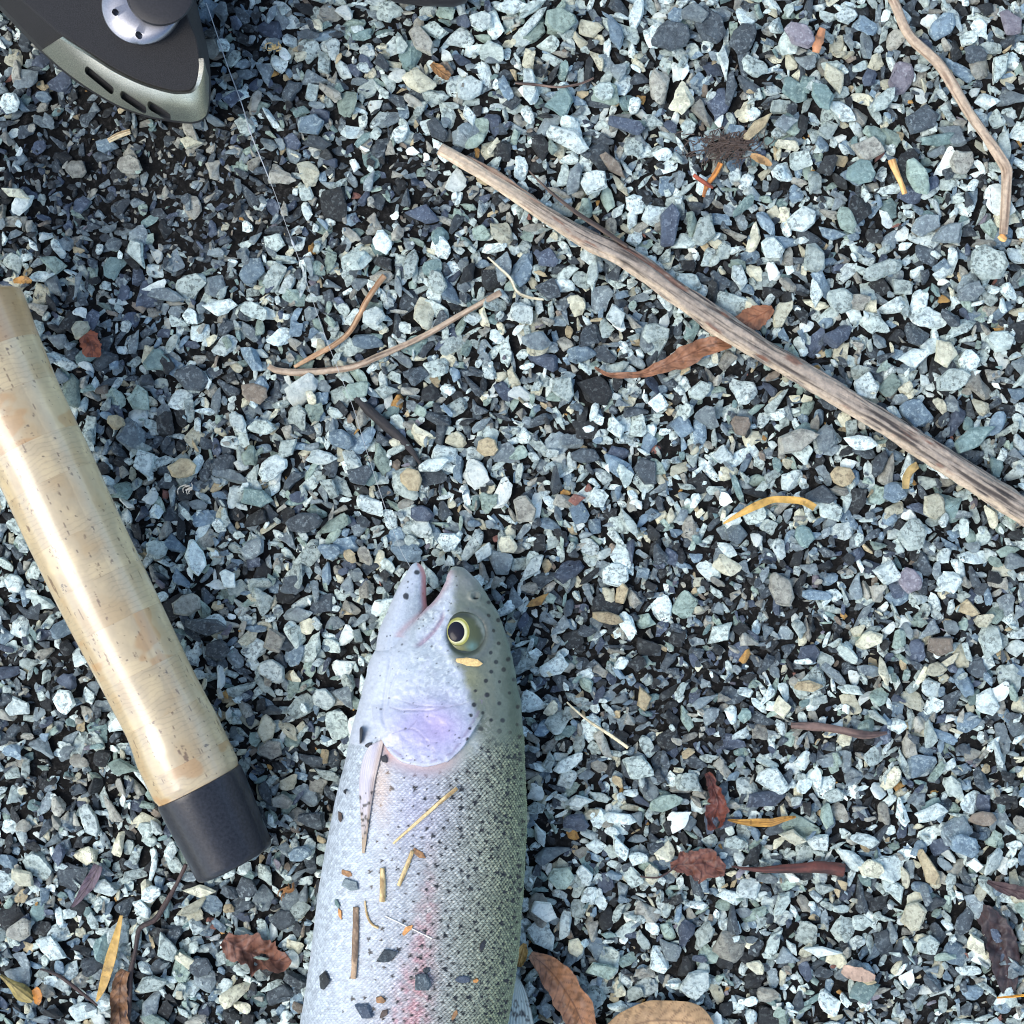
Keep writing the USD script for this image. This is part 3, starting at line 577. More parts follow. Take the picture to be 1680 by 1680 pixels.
    c = mixc(c, hc, head.astype(float) if np.ndim(head) else head)
    # pink skin behind the gill cover and at the fin's root
    pg = np.where(inside, 0, np.exp(-(d / 16) ** 2)) * sm(615, 640, px) * (1 - sm(725, 775, px)) * (py > 1180)
    c = mixc(c, A(214, 168, 164), np.clip(pg * .5, 0, .5))
    c = mixc(c, A(206, 130, 112), .6 * np.exp(-((px - 637) / 9) ** 2 - ((py - 1228) / 20) ** 2) * (~inside))
    c = mixc(c, A(222, 186, 160), .6 * np.exp(-((px - 625) / 16) ** 2 - ((py - 1290) / 55) ** 2) * (~inside))
    kd = rs2.uniform([600, 940], [770, 1260], (70, 2)); kr = rs2.uniform(.7, 1.9, 70); ds, i = cKDTree(kd).query(np.stack([px, py], -1)); c = mixc(c, A(44, 42, 44), .8 * (1 - sm(.7, 1.3, ds / kr[i])))
    dirt = (fb(px / 2.3, py / 2.3, 7.7, 2, 12) > .80) & (n1 > .45)
    c = mixc(c, A(60, 56, 50), .6 * dirt)
    c = c * (.90 + .20 * n3)[..., None] * np.array([.535, .56, .535])
    return np.clip(c, 0.003, .84)

def loft(ys, Lf, Rf, Tf, Zf, Ef, nt, nb):
    th = np.r_[np.linspace(-.12 * np.pi, 1.12 * np.pi, nt), np.linspace(1.12 * np.pi, 1.88 * np.pi, nb + 2)[1:-1]]
    y = ys[:, None]; L, R, T, Z, E = (g(ys)[:, None] for g in (Lf, Rf, Tf, Zf, Ef))
    c, s = np.cos(th)[None], np.sin(th)[None]
    px = (L + R) / 2 + (R - L) / 2 * np.sign(c) * np.abs(c) ** (2 / E)
    z = Z + T * np.sign(s) * np.abs(s) ** (2 / E)
    z = np.maximum(z, .0004)
    zz = np.broadcast_to(Z, z.shape)
    p = P(px, np.broadcast_to(y, px.shape), zz); p[..., 2] = z
    return p, th

def vnormals(p):
    du, dv = np.gradient(p, axis=0), np.roll(p, -1, 1) - np.roll(p, 1, 1)
    n = np.cross(du, dv); n /= np.linalg.norm(n, axis=-1, keepdims=True) + 1e-15
    return n if n[n.shape[0] // 2, n.shape[1] // 4, 2] > 0 else -n

def skin(p, is_jaw):
    nt = p.shape[1]; n = vnormals(p)
    px, py = to_px(p)
    seg = np.linalg.norm(np.diff(p, axis=1, append=p[:, :1]), axis=-1) / K
    t = np.cumsum(seg, 1); t = t - t[:, 150:151]
    rel = fish_relief(px, py, py, t)
    if is_jaw: rel = (rel[0] * .4, np.ones_like(px), np.ones_like(px, bool), rel[3], rel[4] * 0, rel[5], rel[6], rel[7])
    fade = np.clip((p[..., 2:] - .004) / .006, 0, 1)
    q = p + n * rel[0][..., None] * fade
    col = fish_tint(px, py, p[..., 2], rel, n[..., 2])
    if is_jaw:
        inner = sm(-6, 2, px - JR(np.clip(py, 923, 1110)) + 5) * (n[..., 2] < .75) * (n[..., 0] > .2)
        col = mixc(col, np.array(lin((186, 116, 108))), .8 * inner)
        g1 = np.hypot(px - 666, (py - 978) / 1.1); col = mixc(col, np.array([.02, .022, .025]), 1 - sm(4, 6, g1 * (1 + .3 * (fb(px / 4, py / 4) - .5))))
        g1 = np.hypot((px - 684) / 1.2, (py - 939)); col = mixc(col, np.array([.02, .022, .025]), 1 - sm(3, 5, g1))
    return q, np.clip(col, 0.003, .84)

ys = np.r_[np.linspace(929.5, 940, 22), np.arange(941, 1700, 1.05), np.arange(1702, 2700, 9.0), 2700]
pb, th = loft(ys, YL, YR, TT, ZC, EX, 300, 40); qb, cb = skin(pb, False)
yj = np.r_[np.linspace(922.5, 932, 18), np.arange(933, 1110, 1.3)]
pj, _ = loft(yj, JL, JR, JT, JZ, lambda y: np.full_like(y, 2.3), 150 + 50, 30); qj, cj = skin(pj, True)
def closed(q):
    n, m = q.shape[:2]; v = q.reshape(-1, 3); f = grid_faces(n, m, True)
    a, b = len(v), len(v) + 1; v = np.vstack([v, q[0].mean(0), q[-1].mean(0)]); k = np.arange(m); e = (n - 1) * m
    f = np.vstack([f, np.stack([(k + 1) % m, k, np.full(m, a)], -1), np.stack([e + k, e + (k + 1) % m, np.full(m, b)], -1)])
    return v, outward(v, f)
vb, fbq = closed(qb); vj, fj = closed(qj)
tb = np.vstack([cb.reshape(-1, 3), cb[0, :1], cb[-1, :1]]); tj = np.vstack([cj.reshape(-1, 3), cj[0, :1], cj[-1, :1]])
fish = thing("trout", "silver rainbow trout with black spots and open mouth lying on the gravel", "fish")
obj("body", (np.vstack([vb, vj]), np.vstack([fbq, fj + len(vb)])), "fish_skin", fish, smooth=True, tint=np.vstack([tb, tj]))
allq = np.vstack([qb[:, :300].reshape(-1, 3)[::5], qj[:, :200].reshape(-1, 3)[::5]]); apx = np.stack(to_px(allq), -1)
_lin, _near = LinearNDInterpolator(apx, allq[:, 2]), NearestNDInterpolator(apx, allq[:, 2])
def fish_z(px, py):
    z = _lin(px, py); return np.where(np.isnan(z), _near(px, py), z)

# eye: a bulging clear ball with iris and pupil
ez = float(fish_z(765, 1006)); er = 38 * K; ec = P(760, 1044, ez - .0004)
eb = trimesh.creation.icosphere(5, er); ev = np.array(eb.vertices) * [.95, 1.03, .40] + ec
ep = np.stack(to_px(ev), -1); A = lambda *c: np.array(lin(c))
n1 = fb(ep[:, 0] / 9, ep[:, 1] / 9, 0, 3, 5)
et = np.broadcast_to(A(58, 64, 42), (len(ev), 3)).copy()
et = mixc(et, A(132, 130, 72), .9 * np.exp(-((ep[:, 0] - 748) / 16) ** 2 - ((ep[:, 1] - 1068) / 12) ** 2) * (.5 + n1))
et = mixc(et, A(96, 140, 140), .4 * np.exp(-((ep[:, 0] - 775) / 11) ** 2 - ((ep[:, 1] - 1062) / 9) ** 2) * (.4 + 1.2 * n1))
et = mixc(et, A(54, 60, 44), .6 * sm(775, 792, ep[:, 0]))
rim = np.hypot((ep[:, 0] - 761) / 36, (ep[:, 1] - 1044) / 39); et = mixc(et, A(34, 38, 30), .85 * sm(.74, .94, rim + .14 * (n1 - .5)) * sm(792, 764, ep[:, 0]))
et = mixc(et, A(112, 118, 106), .8 * sm(.70, 1.0, rim + .3 * (n1 - .5)) * sm(765, 788, ep[:, 0]))
eye = obj("eye", (ev, eb.faces), "fish_eye", fish, smooth=True, tint=et)
def eye_cap(name, cx, cy, rx, ry, lift, colfun, inner=0.0, nr=14, na=64):
    r = np.linspace(inner, 1, nr)[:, None]; a = np.linspace(0, 2 * np.pi, na, endpoint=False)[None]
    X, Y = cx + rx * r * np.cos(a), cy + ry * r * np.sin(a)
    s = K * (H - ec[2] - .003) / H; x, y = (X - 840) * s, (840 - Y) * s
    rr = np.clip(1 - ((x - ec[0]) / (.95 * er)) ** 2 - ((y - ec[1]) / (1.03 * er)) ** 2, .02, 1)
    z = ec[2] + .40 * er * np.sqrt(rr) + lift * (1 - .85 * r ** 4) * np.ones_like(a)
    top = np.stack([x, y, z], -1)
    v = np.vstack([top.reshape(-1, 3), (top - [0, 0, .0006]).reshape(-1, 3)]); f = grid_faces(nr, na, True); N = nr * na
    k = np.arange(na); k1 = (k + 1) % na; e = (nr - 1) * na
    rim = np.vstack([np.stack([e + k, e + N + k, e + N + k1], -1), np.stack([e + k, e + N + k1, e + k1], -1)])
    f = np.vstack([f, f[:, ::-1] + N, rim])
    nz = np.cross(v[f[5, 1]] - v[f[5, 0]], v[f[5, 2]] - v[f[5, 0]])[2]
    if nz < 0: f = f[:, ::-1]
    col = colfun(np.broadcast_to(r, X.shape), X, Y).reshape(-1, 3)
    obj(name, (v, f), "eye_pupil" if name == "pupil" else "fish_eye", fish + "/eye", smooth=True, tint=np.vstack([col, col]))
iris = lambda r, X, Y: mixc(mixc(np.broadcast_to(A(150, 150, 72), r.shape + (3,)).copy(), A(104, 104, 46), .9 * fb(X / 5, Y / 5, 0, 3, 8)), A(186, 184, 142), 1 - sm(.72, .84, r)) * (1 - .55 * sm(.9, 1, r))[..., None]
eye_cap("iris", 751, 1037, 19.5, 23.5, .00012, iris)
eye_cap("pupil", 748.5, 1037, 14.5, 17.5, .00030, lambda r, X, Y: np.broadcast_to(np.array([.006, .006, .010]), r.shape + (3,)))

def fish_sheet(name, left, right, lift, colfun, nu=70, nv=26, thick=.00025, ridge=.00018, rays=9, zf=None):
    Lp, Rp = spline(left, nu), spline(right, nu); v = np.linspace(0, 1, nv)
    pq = Lp[:, None] * (1 - v)[None, :, None] + Rp[:, None] * v[None, :, None]
    u = np.linspace(0, 1, nu)[:, None]
    base = (zf or fish_z)(pq[..., 0], pq[..., 1])
    z = gaussian_filter(base, 2) + lift(u, v[None]) + ridge * np.abs(np.sin(np.pi * rays * v))[None] * np.minimum(1, 5 * (1 - u))
    p = P(pq[..., 0], pq[..., 1], z)
    vv, ff = slab(p.reshape(-1, 3), nu, nv, thick); c = colfun(u, v[None], pq[..., 0], pq[..., 1]).reshape(-1, 3)
    return obj(name, (vv, ff), "fin", fish, smooth=True, tint=np.vstack([c, c]))
def pec(u, v, X, Y):
    c = np.broadcast_to(A(184, 180, 186), X.shape + (3,)).copy(); n = fb(X / 4, Y / 14, 0, 3, 3)
    c = mixc(c, A(150, 132, 104), sm(.5, .95, u + .3 * (n - .5)) * np.ones_like(v)); c = mixc(c, A(170, 146, 116), .6 * sm(.5, .9, v) * np.ones_like(u))
    c = c * (.78 + .3 * np.abs(np.sin(np.pi * (9 * v + 1.2 * fb(u * 5, v * 4, 0, 2, 2)))))[..., None]
    return mixc(c, A(40, 36, 30), .85 * ((fb(X / 5, Y / 5, 3, 2, 6) > .66) & (u + 0 * v > .45)))
fish_sheet("pectoral_fin", [(606, 1224), (594, 1250), (589, 1290), (591, 1330), (593, 1365), (594, 1399)], [(630, 1212), (625, 1240), (616, 1280), (609, 1325), (604, 1360), (598, 1400)],
           lambda u, v: .0005 + .0009 * np.sin(np.pi * np.clip(u * 1.1, 0, 1)) * np.sin(np.pi * v), pec)
def dor(u, v, X, Y):
    c = np.broadcast_to(A(132, 146, 142), X.shape + (3,)).copy() * (.55 + .6 * np.abs(np.sin(np.pi * 8 * v)) * np.ones_like(u))[..., None]
    d = np.abs(fb(X / 9, Y / 9, 0, 2, 15) - .72); return mixc(c, A(18, 20, 20), 1 - sm(.03, .10, d))
fish_sheet("dorsal_fin", [(842, 1605), (836, 1650), (828, 1700), (815, 1800), (800, 1900)], [(848, 1600), (862, 1625), (874, 1670), (884, 1740), (880, 1830)], lambda u, v: .002 - .004 * v, dor,
           zf=lambda X, Y: np.full_like(X, .0125), ridge=.0003, rays=8)
fish_sheet("tail_fin", [(575, 2690), (540, 2800), (500, 2960)], [(655, 2690), (700, 2800), (740, 2960)], lambda u, v: .001 + 0 * u * v, dor, zf=lambda X, Y: np.full_like(X, .006), rays=12)
fish_sheet("pelvic_fin", [(488, 1880), (470, 1960), (455, 2050)], [(530, 1890), (520, 1960), (500, 2060)], lambda u, v: .002 + 0 * u * v, pec, zf=lambda X, Y: np.full_like(X, .012))

# ------------------------------------------------------------------ the rod's handle
AX_S = [-141, -110, 0, 69, 95, 124, 175, 250, 360, 470, 600, 700, 788, 860, 900]
AX_R = PchipInterpolator(AX_S, [67.5, 69, 75, 75.5, 74, 72, 72, 73.5, 76, 77, 78, 82, 89, 96, 98])
AX_O = PchipInterpolator(AX_S, [-4, -3, 0, 1, 3, 4, 3.5, 3.5, 4, 6, 10, 9, 9, 10, 11])
def axis_z(s): return .0128 + s * (.018 / 870)
def rod_pt(s):
    s = np.asarray(s, float); o = AX_O(s); x = 326 - .451 * s + .893 * o; y = 1288 - .893 * s - .451 * o
    return P(x, y, axis_z(s))
def rod_lathe(s, rpx, nt=150, nb=40):
    s = np.asarray(s, float); c = rod_pt(s); d = np.array([-.451, .893, 0]); d = d / np.linalg.norm(d); side = np.array([.893, .451, 0])
    th = np.r_[np.linspace(-.1 * np.pi, 1.1 * np.pi, nt), np.linspace(1.1 * np.pi, 1.9 * np.pi, nb + 2)[1:-1]]
    r = np.asarray(rpx) * K * (H - axis_z(s)) / H
    return c[:, None] + r[:, None, None] * (np.cos(th)[None, :, None] * side + np.sin(th)[None, :, None] * [0, 0, 1.0]), th
rod = thing("fishing_rod", "fishing rod handle of varnished cork ending in a dark butt cap", "fishing rod")
cuts = [0, 46, 128, 208, 296, 372, 452, 548, 616, 704, 778, 838, 878]
def cork_tint(s, a, k):
    sA = np.broadcast_to(s[:, None], (len(s), len(a))); aa = np.broadcast_to(a[None] * 72, sA.shape)
    base = np.array(lin((200, 181, 142))) * (.97 + .06 * rs.random())
    c = np.broadcast_to(base, sA.shape + (3,)).copy()
    n = fb(sA / 60, aa / 45, k, 4, 21); c = mixc(c, np.array(lin((190, 158, 104))), .45 * sm(.50, .74, n)); c = mixc(c, np.array(lin((226, 204, 158))), .7 * sm(.5, .3, n))
    w = sA + 16 * fb(sA / 40, aa / 30, k * 3.1, 3, 5) + 5 * fb(sA / 9, aa / 9, k, 2, 6)
    c *= (1 - .17 * sm(.55, 1, np.sin(2 * np.pi * w / 8.5)) * sm(.3, .6, fb(sA / 70, aa / 50, k, 2, 33)))[..., None]
    len1 = fb(sA / 26, aa / 5.0, k * 5.0, 3, 40); fine = fb(sA / 4, aa / 2.5, k, 2, 41)
    c = mixc(c, np.array(lin((96, 66, 34))), .80 * sm(.735, .79, len1) * sm(.38, .55, fine))
    pit = fb(sA / 9, aa / 7, k * 2.0, 3, 44); c = mixc(c, np.array(lin((70, 48, 26))), .8 * sm(.78, .82, pit) * sm(.4, .5, fine))
    if k > 9: c = mixc(c, np.array(lin((176, 128, 70))), .55)
    if k in (0, 3, 8): c = mixc(c, np.array(lin((190, 142, 78))), .55 * sm(.60, .68, fb(sA / 45, aa / 60, k + 9.0, 3, 50)))
    e = np.minimum(sA - s[0], s[-1] - sA); c = mixc(c, np.array(lin((160, 126, 76))), .30 * (1 - sm(0, 1.6, e)) * sm(.35, .6, fb(sA / 30, aa / 14, k, 2, 60)))
    return np.clip(c * [.55, .535, .49], .003, .8)
for k in range(len(cuts) - 1):
    s = np.linspace(cuts[k] + .01, cuts[k + 1] - .01, max(24, int((cuts[k + 1] - cuts[k]) / 1.3)))
    s = np.r_[s[0], s, s[-1]]
    r = AX_R(s) - .04 * (np.exp(-((s - s[0]) / 1.1) ** 2) + np.exp(-((s - s[-1]) / 1.1) ** 2)) - (3 * (1 - sm(0, 12, s)) if k == 0 else 0) - (26 * sm(0, 26, s - 852) ** 2 if k == len(cuts) - 2 else 0)
    q, th = rod_lathe(s, r); v, f = closed(q); t = cork_tint(s, th, k); t = np.vstack([t.reshape(-1, 3), t[0, :1], t[-1, :1]])
    obj("cork_ring", (v, f), "cork", rod, smooth=True, tint=t)
s = np.r_[-142.5, -142.3, np.linspace(-142, -132, 10), np.linspace(-128, -4, 30), -1.2, -.3, 0]
r = np.r_[20, 58, AX_R(np.linspace(-142, -132, 10)) - 6.5 * (1 - np.sqrt(np.clip(1 - (1 - np.linspace(.05, 1, 10)) ** 2, 0, 1))), AX_R(np.linspace(-128, -4, 30)), AX_R(-1.2) - .6, AX_R(-.3) - 2.0, 50]
q, _ = rod_lathe(s, r); v, f = closed(q); obj("butt_cap", (v, f), "butt_plastic", rod, smooth=35)
s = np.r_[890, 904, 1000, 1180, 1200]; q, _ = rod_lathe(np.clip(s, -141, 900), [40, 62, 62, 58, 30], 40, 20); q = q + np.linspace(0, 1, 5)[:, None, None] * 0 + (np.maximum(s - 900, 0)[:, None, None] * K * np.array([-.451, .893, .03]))
v, f = closed(q); obj("reel_seat", (v, f), "reel_gloss", rod, smooth=35)

# ------------------------------------------------------------------ the reel
reel = thing("spinning_reel", "black fishing reel with slotted silver trim in the upper left corner", "fishing reel")
TP = [(-60, -80), (33, 0), (102, 59), (150, 89), (195, 117), (245, 139), (290, 150), (310, 149), (322, 138), (329, 105), (325, 70), (312, 35), (295, -20), (270, -90)]
BP = [(-92, -78), (0, 7), (71, 79), (110, 114), (155, 146), (205, 173), (262, 190), (312, 196), (334, 187), (339, 140), (336, 95), (326, 50), (310, -15), (285, -90)]
ZT, ZB = .030, .0225
u_ = np.linspace(0, 13, 261)
cT, cB = PchipInterpolator(np.arange(14), TP, axis=0)(u_), PchipInterpolator(np.arange(14), BP, axis=0)(u_)
def ring_strip(rings):
    n = len(rings[0]); v = np.vstack(rings); f = grid_faces(len(rings), n, True)
    top = trimesh.creation.triangulate_polygon(Polygon(rings[0][:, :2]), engine="earcut")
    def cap(ring):
        tv, tf = trimesh.creation.triangulate_polygon(Polygon(ring[:, :2]), engine="earcut")
        k = cKDTree(ring[:, :2]).query(tv)[1]; return k[tf]
    c0, c1 = cap(rings[0]), cap(rings[-1]) + (len(rings) - 1) * n
    def face(c, up):
        z = np.cross(v[c[:, 1]] - v[c[:, 0]], v[c[:, 2]] - v[c[:, 0]])[:, 2]; return np.where((z > 0)[:, None] == up, c, c[:, ::-1])
    a = np.cross(v[f[0, 1]] - v[f[0, 0]], v[f[0, 2]] - v[f[0, 0]]); cen = v.mean(0)
    if np.dot(a, v[f[0, 0]] - cen) < 0: f = f[:, ::-1]
    return v, np.vstack([f, face(c0, True), face(c1, False)])
def inset(c, d):
    t = np.gradient(c, axis=0); t /= np.linalg.norm(t, axis=1, keepdims=True) + 1e-9; return c + d * np.stack([t[:, 1], -t[:, 0]], -1)
ins = inset(cT, 3.0)
rings = [P(*inset(cT, 3.0).T, ZT + .0004), P(*inset(cT, 1.0).T, ZT + .0002), P(*cT.T, ZT - .0004), P(*(cT * .5 + cB * .5).T, (ZT + ZB) / 2), P(*cB.T, ZB), P(*inset(cB, -1.5).T, ZB - .0012), P(*inset(cB, -7).T, .014), P(*inset(cB, -3).T, .003)]
obj("rotor_body", ring_strip(rings), "reel_black", reel, smooth=32)
uu = np.linspace(2.02, 9.3, 200); eT, eB = PchipInterpolator(np.arange(14), TP, axis=0)(uu), PchipInterpolator(np.arange(14), BP, axis=0)(uu)
nv = 14; vv = np.linspace(.04, 1.0, nv)
pt = np.stack([P(*(eT * (1 - w) + eB * w).T, ZT * (1 - w) + ZB * w + .0006 + .0007 * math.sin(math.pi * w)) for w in vv], 1)
nrm = np.cross(np.gradient(pt, axis=0), np.gradient(pt, axis=1)); nrm /= np.linalg.norm(nrm, axis=-1, keepdims=True); nrm *= np.sign(nrm[..., 2:])
top, bot = pt + nrm * .0007, pt - nrm * .0006
n_, m_ = pt.shape[:2]; N = n_ * m_
V = np.vstack([top.reshape(-1, 3), bot.reshape(-1, 3)]); F = grid_faces(n_, m_)
e = np.r_[np.arange(m_), np.arange(1, n_) * m_ + m_ - 1, (n_ - 1) * m_ + np.arange(m_ - 2, -1, -1), np.arange(n_ - 2, 0, -1) * m_]; e1 = np.roll(e, -1)
F = np.vstack([F, F[:, ::-1] + N, np.stack([e1, e, e + N], -1), np.stack([e1, e + N, e1 + N], -1)]); F = outward(V - V.mean(0), F)
trim_m = manifold3d.Manifold(manifold3d.Mesh(V.astype(np.float32), F.astype(np.uint32)))
def prism(px_pts, z0, z1, r):
    s = LineString([tuple(P(x, y, (z0 + z1) / 2)[:2]) for x, y in px_pts]).buffer(r * K)
    m = trimesh.creation.extrude_polygon(s, z1 - z0, engine="earcut"); m.apply_translation([0, 0, z0]); return manifold3d.Manifold(manifold3d.Mesh(m.vertices.astype(np.float32), m.faces.astype(np.uint32)))
if not trim_m.is_empty():
    for sl in ([(142, 114), (178, 143)], [(199, 153), (229, 172)], [(244, 170), (268, 183)]): trim_m = trim_m - prism(sl, .018, .04, 5.2)
obj("silver_trim", trim_m if not trim_m.is_empty() else (V, F), "reel_silver", reel, smooth=32)
def circ(cx, cy, r, z, n=96):
    a = np.arange(n) * 2 * np.pi / n; return P(cx + r * np.cos(a), cy + r * np.sin(a), z)
def stack(rings):
    q = np.stack(rings); v, f = closed(q); return v, f
cv, cf = stack([circ(233, 7, 66, ZT - .0005), circ(233, 7, 67, ZT + .0020), circ(233, 7, 65.5, ZT + .0030), circ(242, 0, 55, ZT + .0042), circ(246, -2, 40, ZT + .0042)])
col_m = manifold3d.Manifold(manifold3d.Mesh(cv.astype(np.float32), cf.astype(np.uint32)))
if not col_m.is_empty():
    for hx, hy in ((217, 44), (259, 58), (178, 6)): col_m = col_m - prism([(hx - 1, hy - 1), (hx + 1, hy + 1)], ZT + .0012, .05, 4.6)
obj("collar", col_m if not col_m.is_empty() else (cv, cf), "reel_chrome", reel, smooth=32)
cv, cf = stack([circ(262, -15, 54, ZT - .0006), circ(262, -15, 54, ZT + .006), circ(263, -14, 57, ZT + .0065), circ(263, -14, 57, ZT + .016), circ(263, -14, 54, ZT + .018), circ(263, -14, 40, ZT + .0185)])
obj("spool_knob", (cv, cf), "reel_gloss", reel, smooth=32)
obj("handle_arm", tube(P([290, 380, 520, 640], [-90, -130, -130, -75], [.02, .018, .015, .011]), 22 * K, 16), "reel_gloss", reel, smooth=40)
obj("handle_knob", tube(P([618, 630, 650, 700, 745, 765, 774], [-26, -24, -22, -18, -16, -15, -15], .0085), np.array([6, 18, 25, 27, 26, 19, 6]) * K, 28), "reel_gloss", reel, smooth=40)

# ------------------------------------------------------------------ fishing line
LP = np.array([(338, 5), (352, 45), (372, 105), (398, 175), (410, 215), (432, 270), (450, 315), (475, 385), (492, 430), (512, 490), (535, 555), (560, 620), (578, 665), (600, 735), (626, 815), (645, 870), (660, 908), (672, 928), (690, 965)], float)
ls = spline(LP, 140); lz = gaussian_filter(np.maximum(ground_z(ls[:, 0], ls[:, 1]), -.001), 9) + .0019
lz = np.maximum(lz, np.interp(ls[:, 1], [0, 60, 150, 860, 925, 965], [.010, .006, 0, 0, .0118, .011])); k1 = 42
line = thing("fishing_line", "thin clear fishing line running from the reel to the trout's mouth", "fishing line")
obj("leader", tube(P(ls[k1:, 0], ls[k1:, 1], lz[k1:]), .000065, 6), "line_nylon", line, smooth=True)
obj("braid", tube(P(ls[:k1 + 1, 0], ls[:k1 + 1, 1], lz[:k1 + 1]), .00012, 6), "line_braid", line, smooth=True)
for k in (30, 57):
    obj("knot", tube(P(ls[k - 1:k + 2, 0], ls[k - 1:k + 2, 1], lz[k - 1:k + 2]), [.00015, .00034, .00015], 8), "line_braid", line, smooth=True)

# ------------------------------------------------------------------ sticks and twigs
def wood(pts, widths, mat, zmode, base, grain, n=160, sides=26, rough=.10, seed=1, pale=None, flat=.9, lift=0.0, sink=.25, red=0.0):
    """A woody piece along a pixel path; widths in pixels; returns mesh, colours. pale(u, a) -> amount of bare pale wood and of the paler side tone."""
    p = spline(pts, n); u = np.linspace(0, 1, n); w = np.interp(u, np.linspace(0, 1, len(widths)), widths)
    r0 = w / 2 * K; g = ground_z(p[:, 0], p[:, 1])
    if zmode == "stiff": z = np.percentile(g, 80) + r0 * (1 - sink) + lift
    else: z = np.maximum(gaussian_filter(g, zmode), gaussian_filter(g, zmode * .4) - .0006) + r0 * (1 - sink) + lift
    path = P(p[:, 0], p[:, 1], z); m = tube(path, r0, sides, seed, rough, True, flat)
    a = np.arange(sides) * 2 * np.pi / sides; L = np.r_[0, np.cumsum(np.linalg.norm(np.diff(p, axis=0), axis=1))]
    La, Aa = np.broadcast_to(L[:, None], (n, sides)), np.broadcast_to(a[None], (n, sides))
    ca, sa = np.cos(Aa) * w.mean() / 2, np.sin(Aa) * w.mean() / 2
    g1 = meshkit.fbm(np.stack([La / 60, ca / 3.2, sa / 3.2], -1) + seed, 4, seed); g2 = meshkit.fbm(np.stack([La / 30, ca / 14, sa / 14], -1) + seed * 2, 3, seed + 3)
    c = np.broadcast_to(np.array(base), (n, sides, 3)).copy()
    c = mixc(c, np.array(grain), sm(.46, .66, g1)); c = c * (.78 + .5 * g2)[..., None]; c = c * (1 - .6 * sm(.62, .70, meshkit.fbm(np.stack([La / 90, ca / 1.8, sa / 1.8], -1) + seed * 5, 3, seed + 9)))[..., None]
    if red: c = mixc(c, np.array(lin((98, 62, 44))), red * sm(.60, .70, meshkit.fbm(np.stack([La / 45, ca / 12, sa / 12], -1) + seed * 7, 4, seed + 4)))
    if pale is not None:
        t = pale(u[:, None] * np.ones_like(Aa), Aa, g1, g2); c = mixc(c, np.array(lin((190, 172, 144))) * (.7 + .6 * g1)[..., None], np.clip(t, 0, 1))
    # grooves follow the grain
    v = np.array(m.vertices); cen = np.repeat(path, sides, 0); d = v[:n * sides] - cen
    v[:n * sides] = cen + d * (1 - .30 * (g1.reshape(-1, 1) - .5))
    c = c.reshape(-1, 3); return (v, m.faces), np.clip(np.vstack([c, c[:1], c[-1:]]), .004, .8)

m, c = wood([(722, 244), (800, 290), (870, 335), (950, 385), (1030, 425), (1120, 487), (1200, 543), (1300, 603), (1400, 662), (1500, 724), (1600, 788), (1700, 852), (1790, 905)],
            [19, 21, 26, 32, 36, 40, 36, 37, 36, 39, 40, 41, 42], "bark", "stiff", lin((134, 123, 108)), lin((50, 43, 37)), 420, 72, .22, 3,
            lambda u, a, g1, g2: .6 * (1 - sm(.06, .20, u + .12 * (g2 - .5))) + .35 * sm(.58, .68, g2) * (1 - sm(.3, .6, u)) + .6 * sm(.62, .95, np.cos(a - 0.2)) * sm(.4, .6, g2 + .1), red=.8)  # bare pale wood at the broken end; paler tone along the lower-left side
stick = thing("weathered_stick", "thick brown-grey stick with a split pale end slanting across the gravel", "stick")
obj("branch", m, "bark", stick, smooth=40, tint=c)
m, c = wood([(868, 280), (900, 312), (945, 348), (990, 378), (1030, 405)], [2, 5, 7, 8, 6], "bark", "stiff", lin((84, 70, 58)), lin((44, 34, 28)), 70, 12, .1, 5, lift=.0035)
obj("splinter", m, "bark", stick, smooth=40, tint=c)
m, c = wood([(764, 259), (800, 279), (850, 311), (905, 350)], [11, 15, 13, 5], "bark", "stiff", lin((150, 124, 100)), lin((84, 62, 48)), 60, 14, .3, 6, lift=.0010)
obj("splinter", m, "bark", stick, smooth=40, tint=c, label="torn flap of brown bark at the broken end")
TW = dict(base=lin((164, 146, 122)), grain=lin((118, 98, 78)))
m, c = wood([(1455, -20), (1466, 2), (1490, 55), (1540, 105), (1590, 185), (1640, 258), (1652, 282), (1650, 330), (1646, 384)], [15, 16, 17, 18, 17, 16, 18, 16, 14], "twig_bark", "stiff", n=150, seed=11, rough=.12, lift=.0006, **TW)
tw = thing("bent_twig", "pinkish brown twig bent near its end in the upper right corner", "twig"); obj("stem", m, "twig_bark", tw, smooth=40, tint=c)
m, c = wood([(1640, 386), (1645, 390), (1650, 393)], [10, 13, 9], "twig_bark", "stiff", lin((240, 190, 120)), lin((220, 160, 90)), 8, 10, .1, 12, lift=.0008)
obj("snapped_end", m, "twig_bark", tw, smooth=40, tint=c)
m, c = wood([(441, 601), (455, 608), (490, 611), (545, 607), (575, 603), (620, 585), (700, 549), (760, 514), (822, 480)], [10, 12, 11, 11, 11, 10, 10, 9, 11], "twig_bark", 9, n=120, seed=14, sides=14, **TW)
t1 = thing("long_thin_twig", "long thin pale twig pointing up to the right, left of the thick stick", "twig"); obj("stem", m, "twig_bark", t1, smooth=40, tint=c)
m, c = wood([(483, 602), (515, 584), (548, 566), (572, 546), (590, 516), (604, 490), (631, 452)], [6, 9, 9, 9, 10, 9, 10], "twig_bark", 9, lin((172, 140, 104)), lin((128, 94, 64)), 90, 14, .12, 15)
t2 = thing("kinked_twig", "short kinked orange-brown twig rising from beside the long thin twig", "twig"); obj("stem", m, "twig_bark", t2, smooth=40, tint=c)

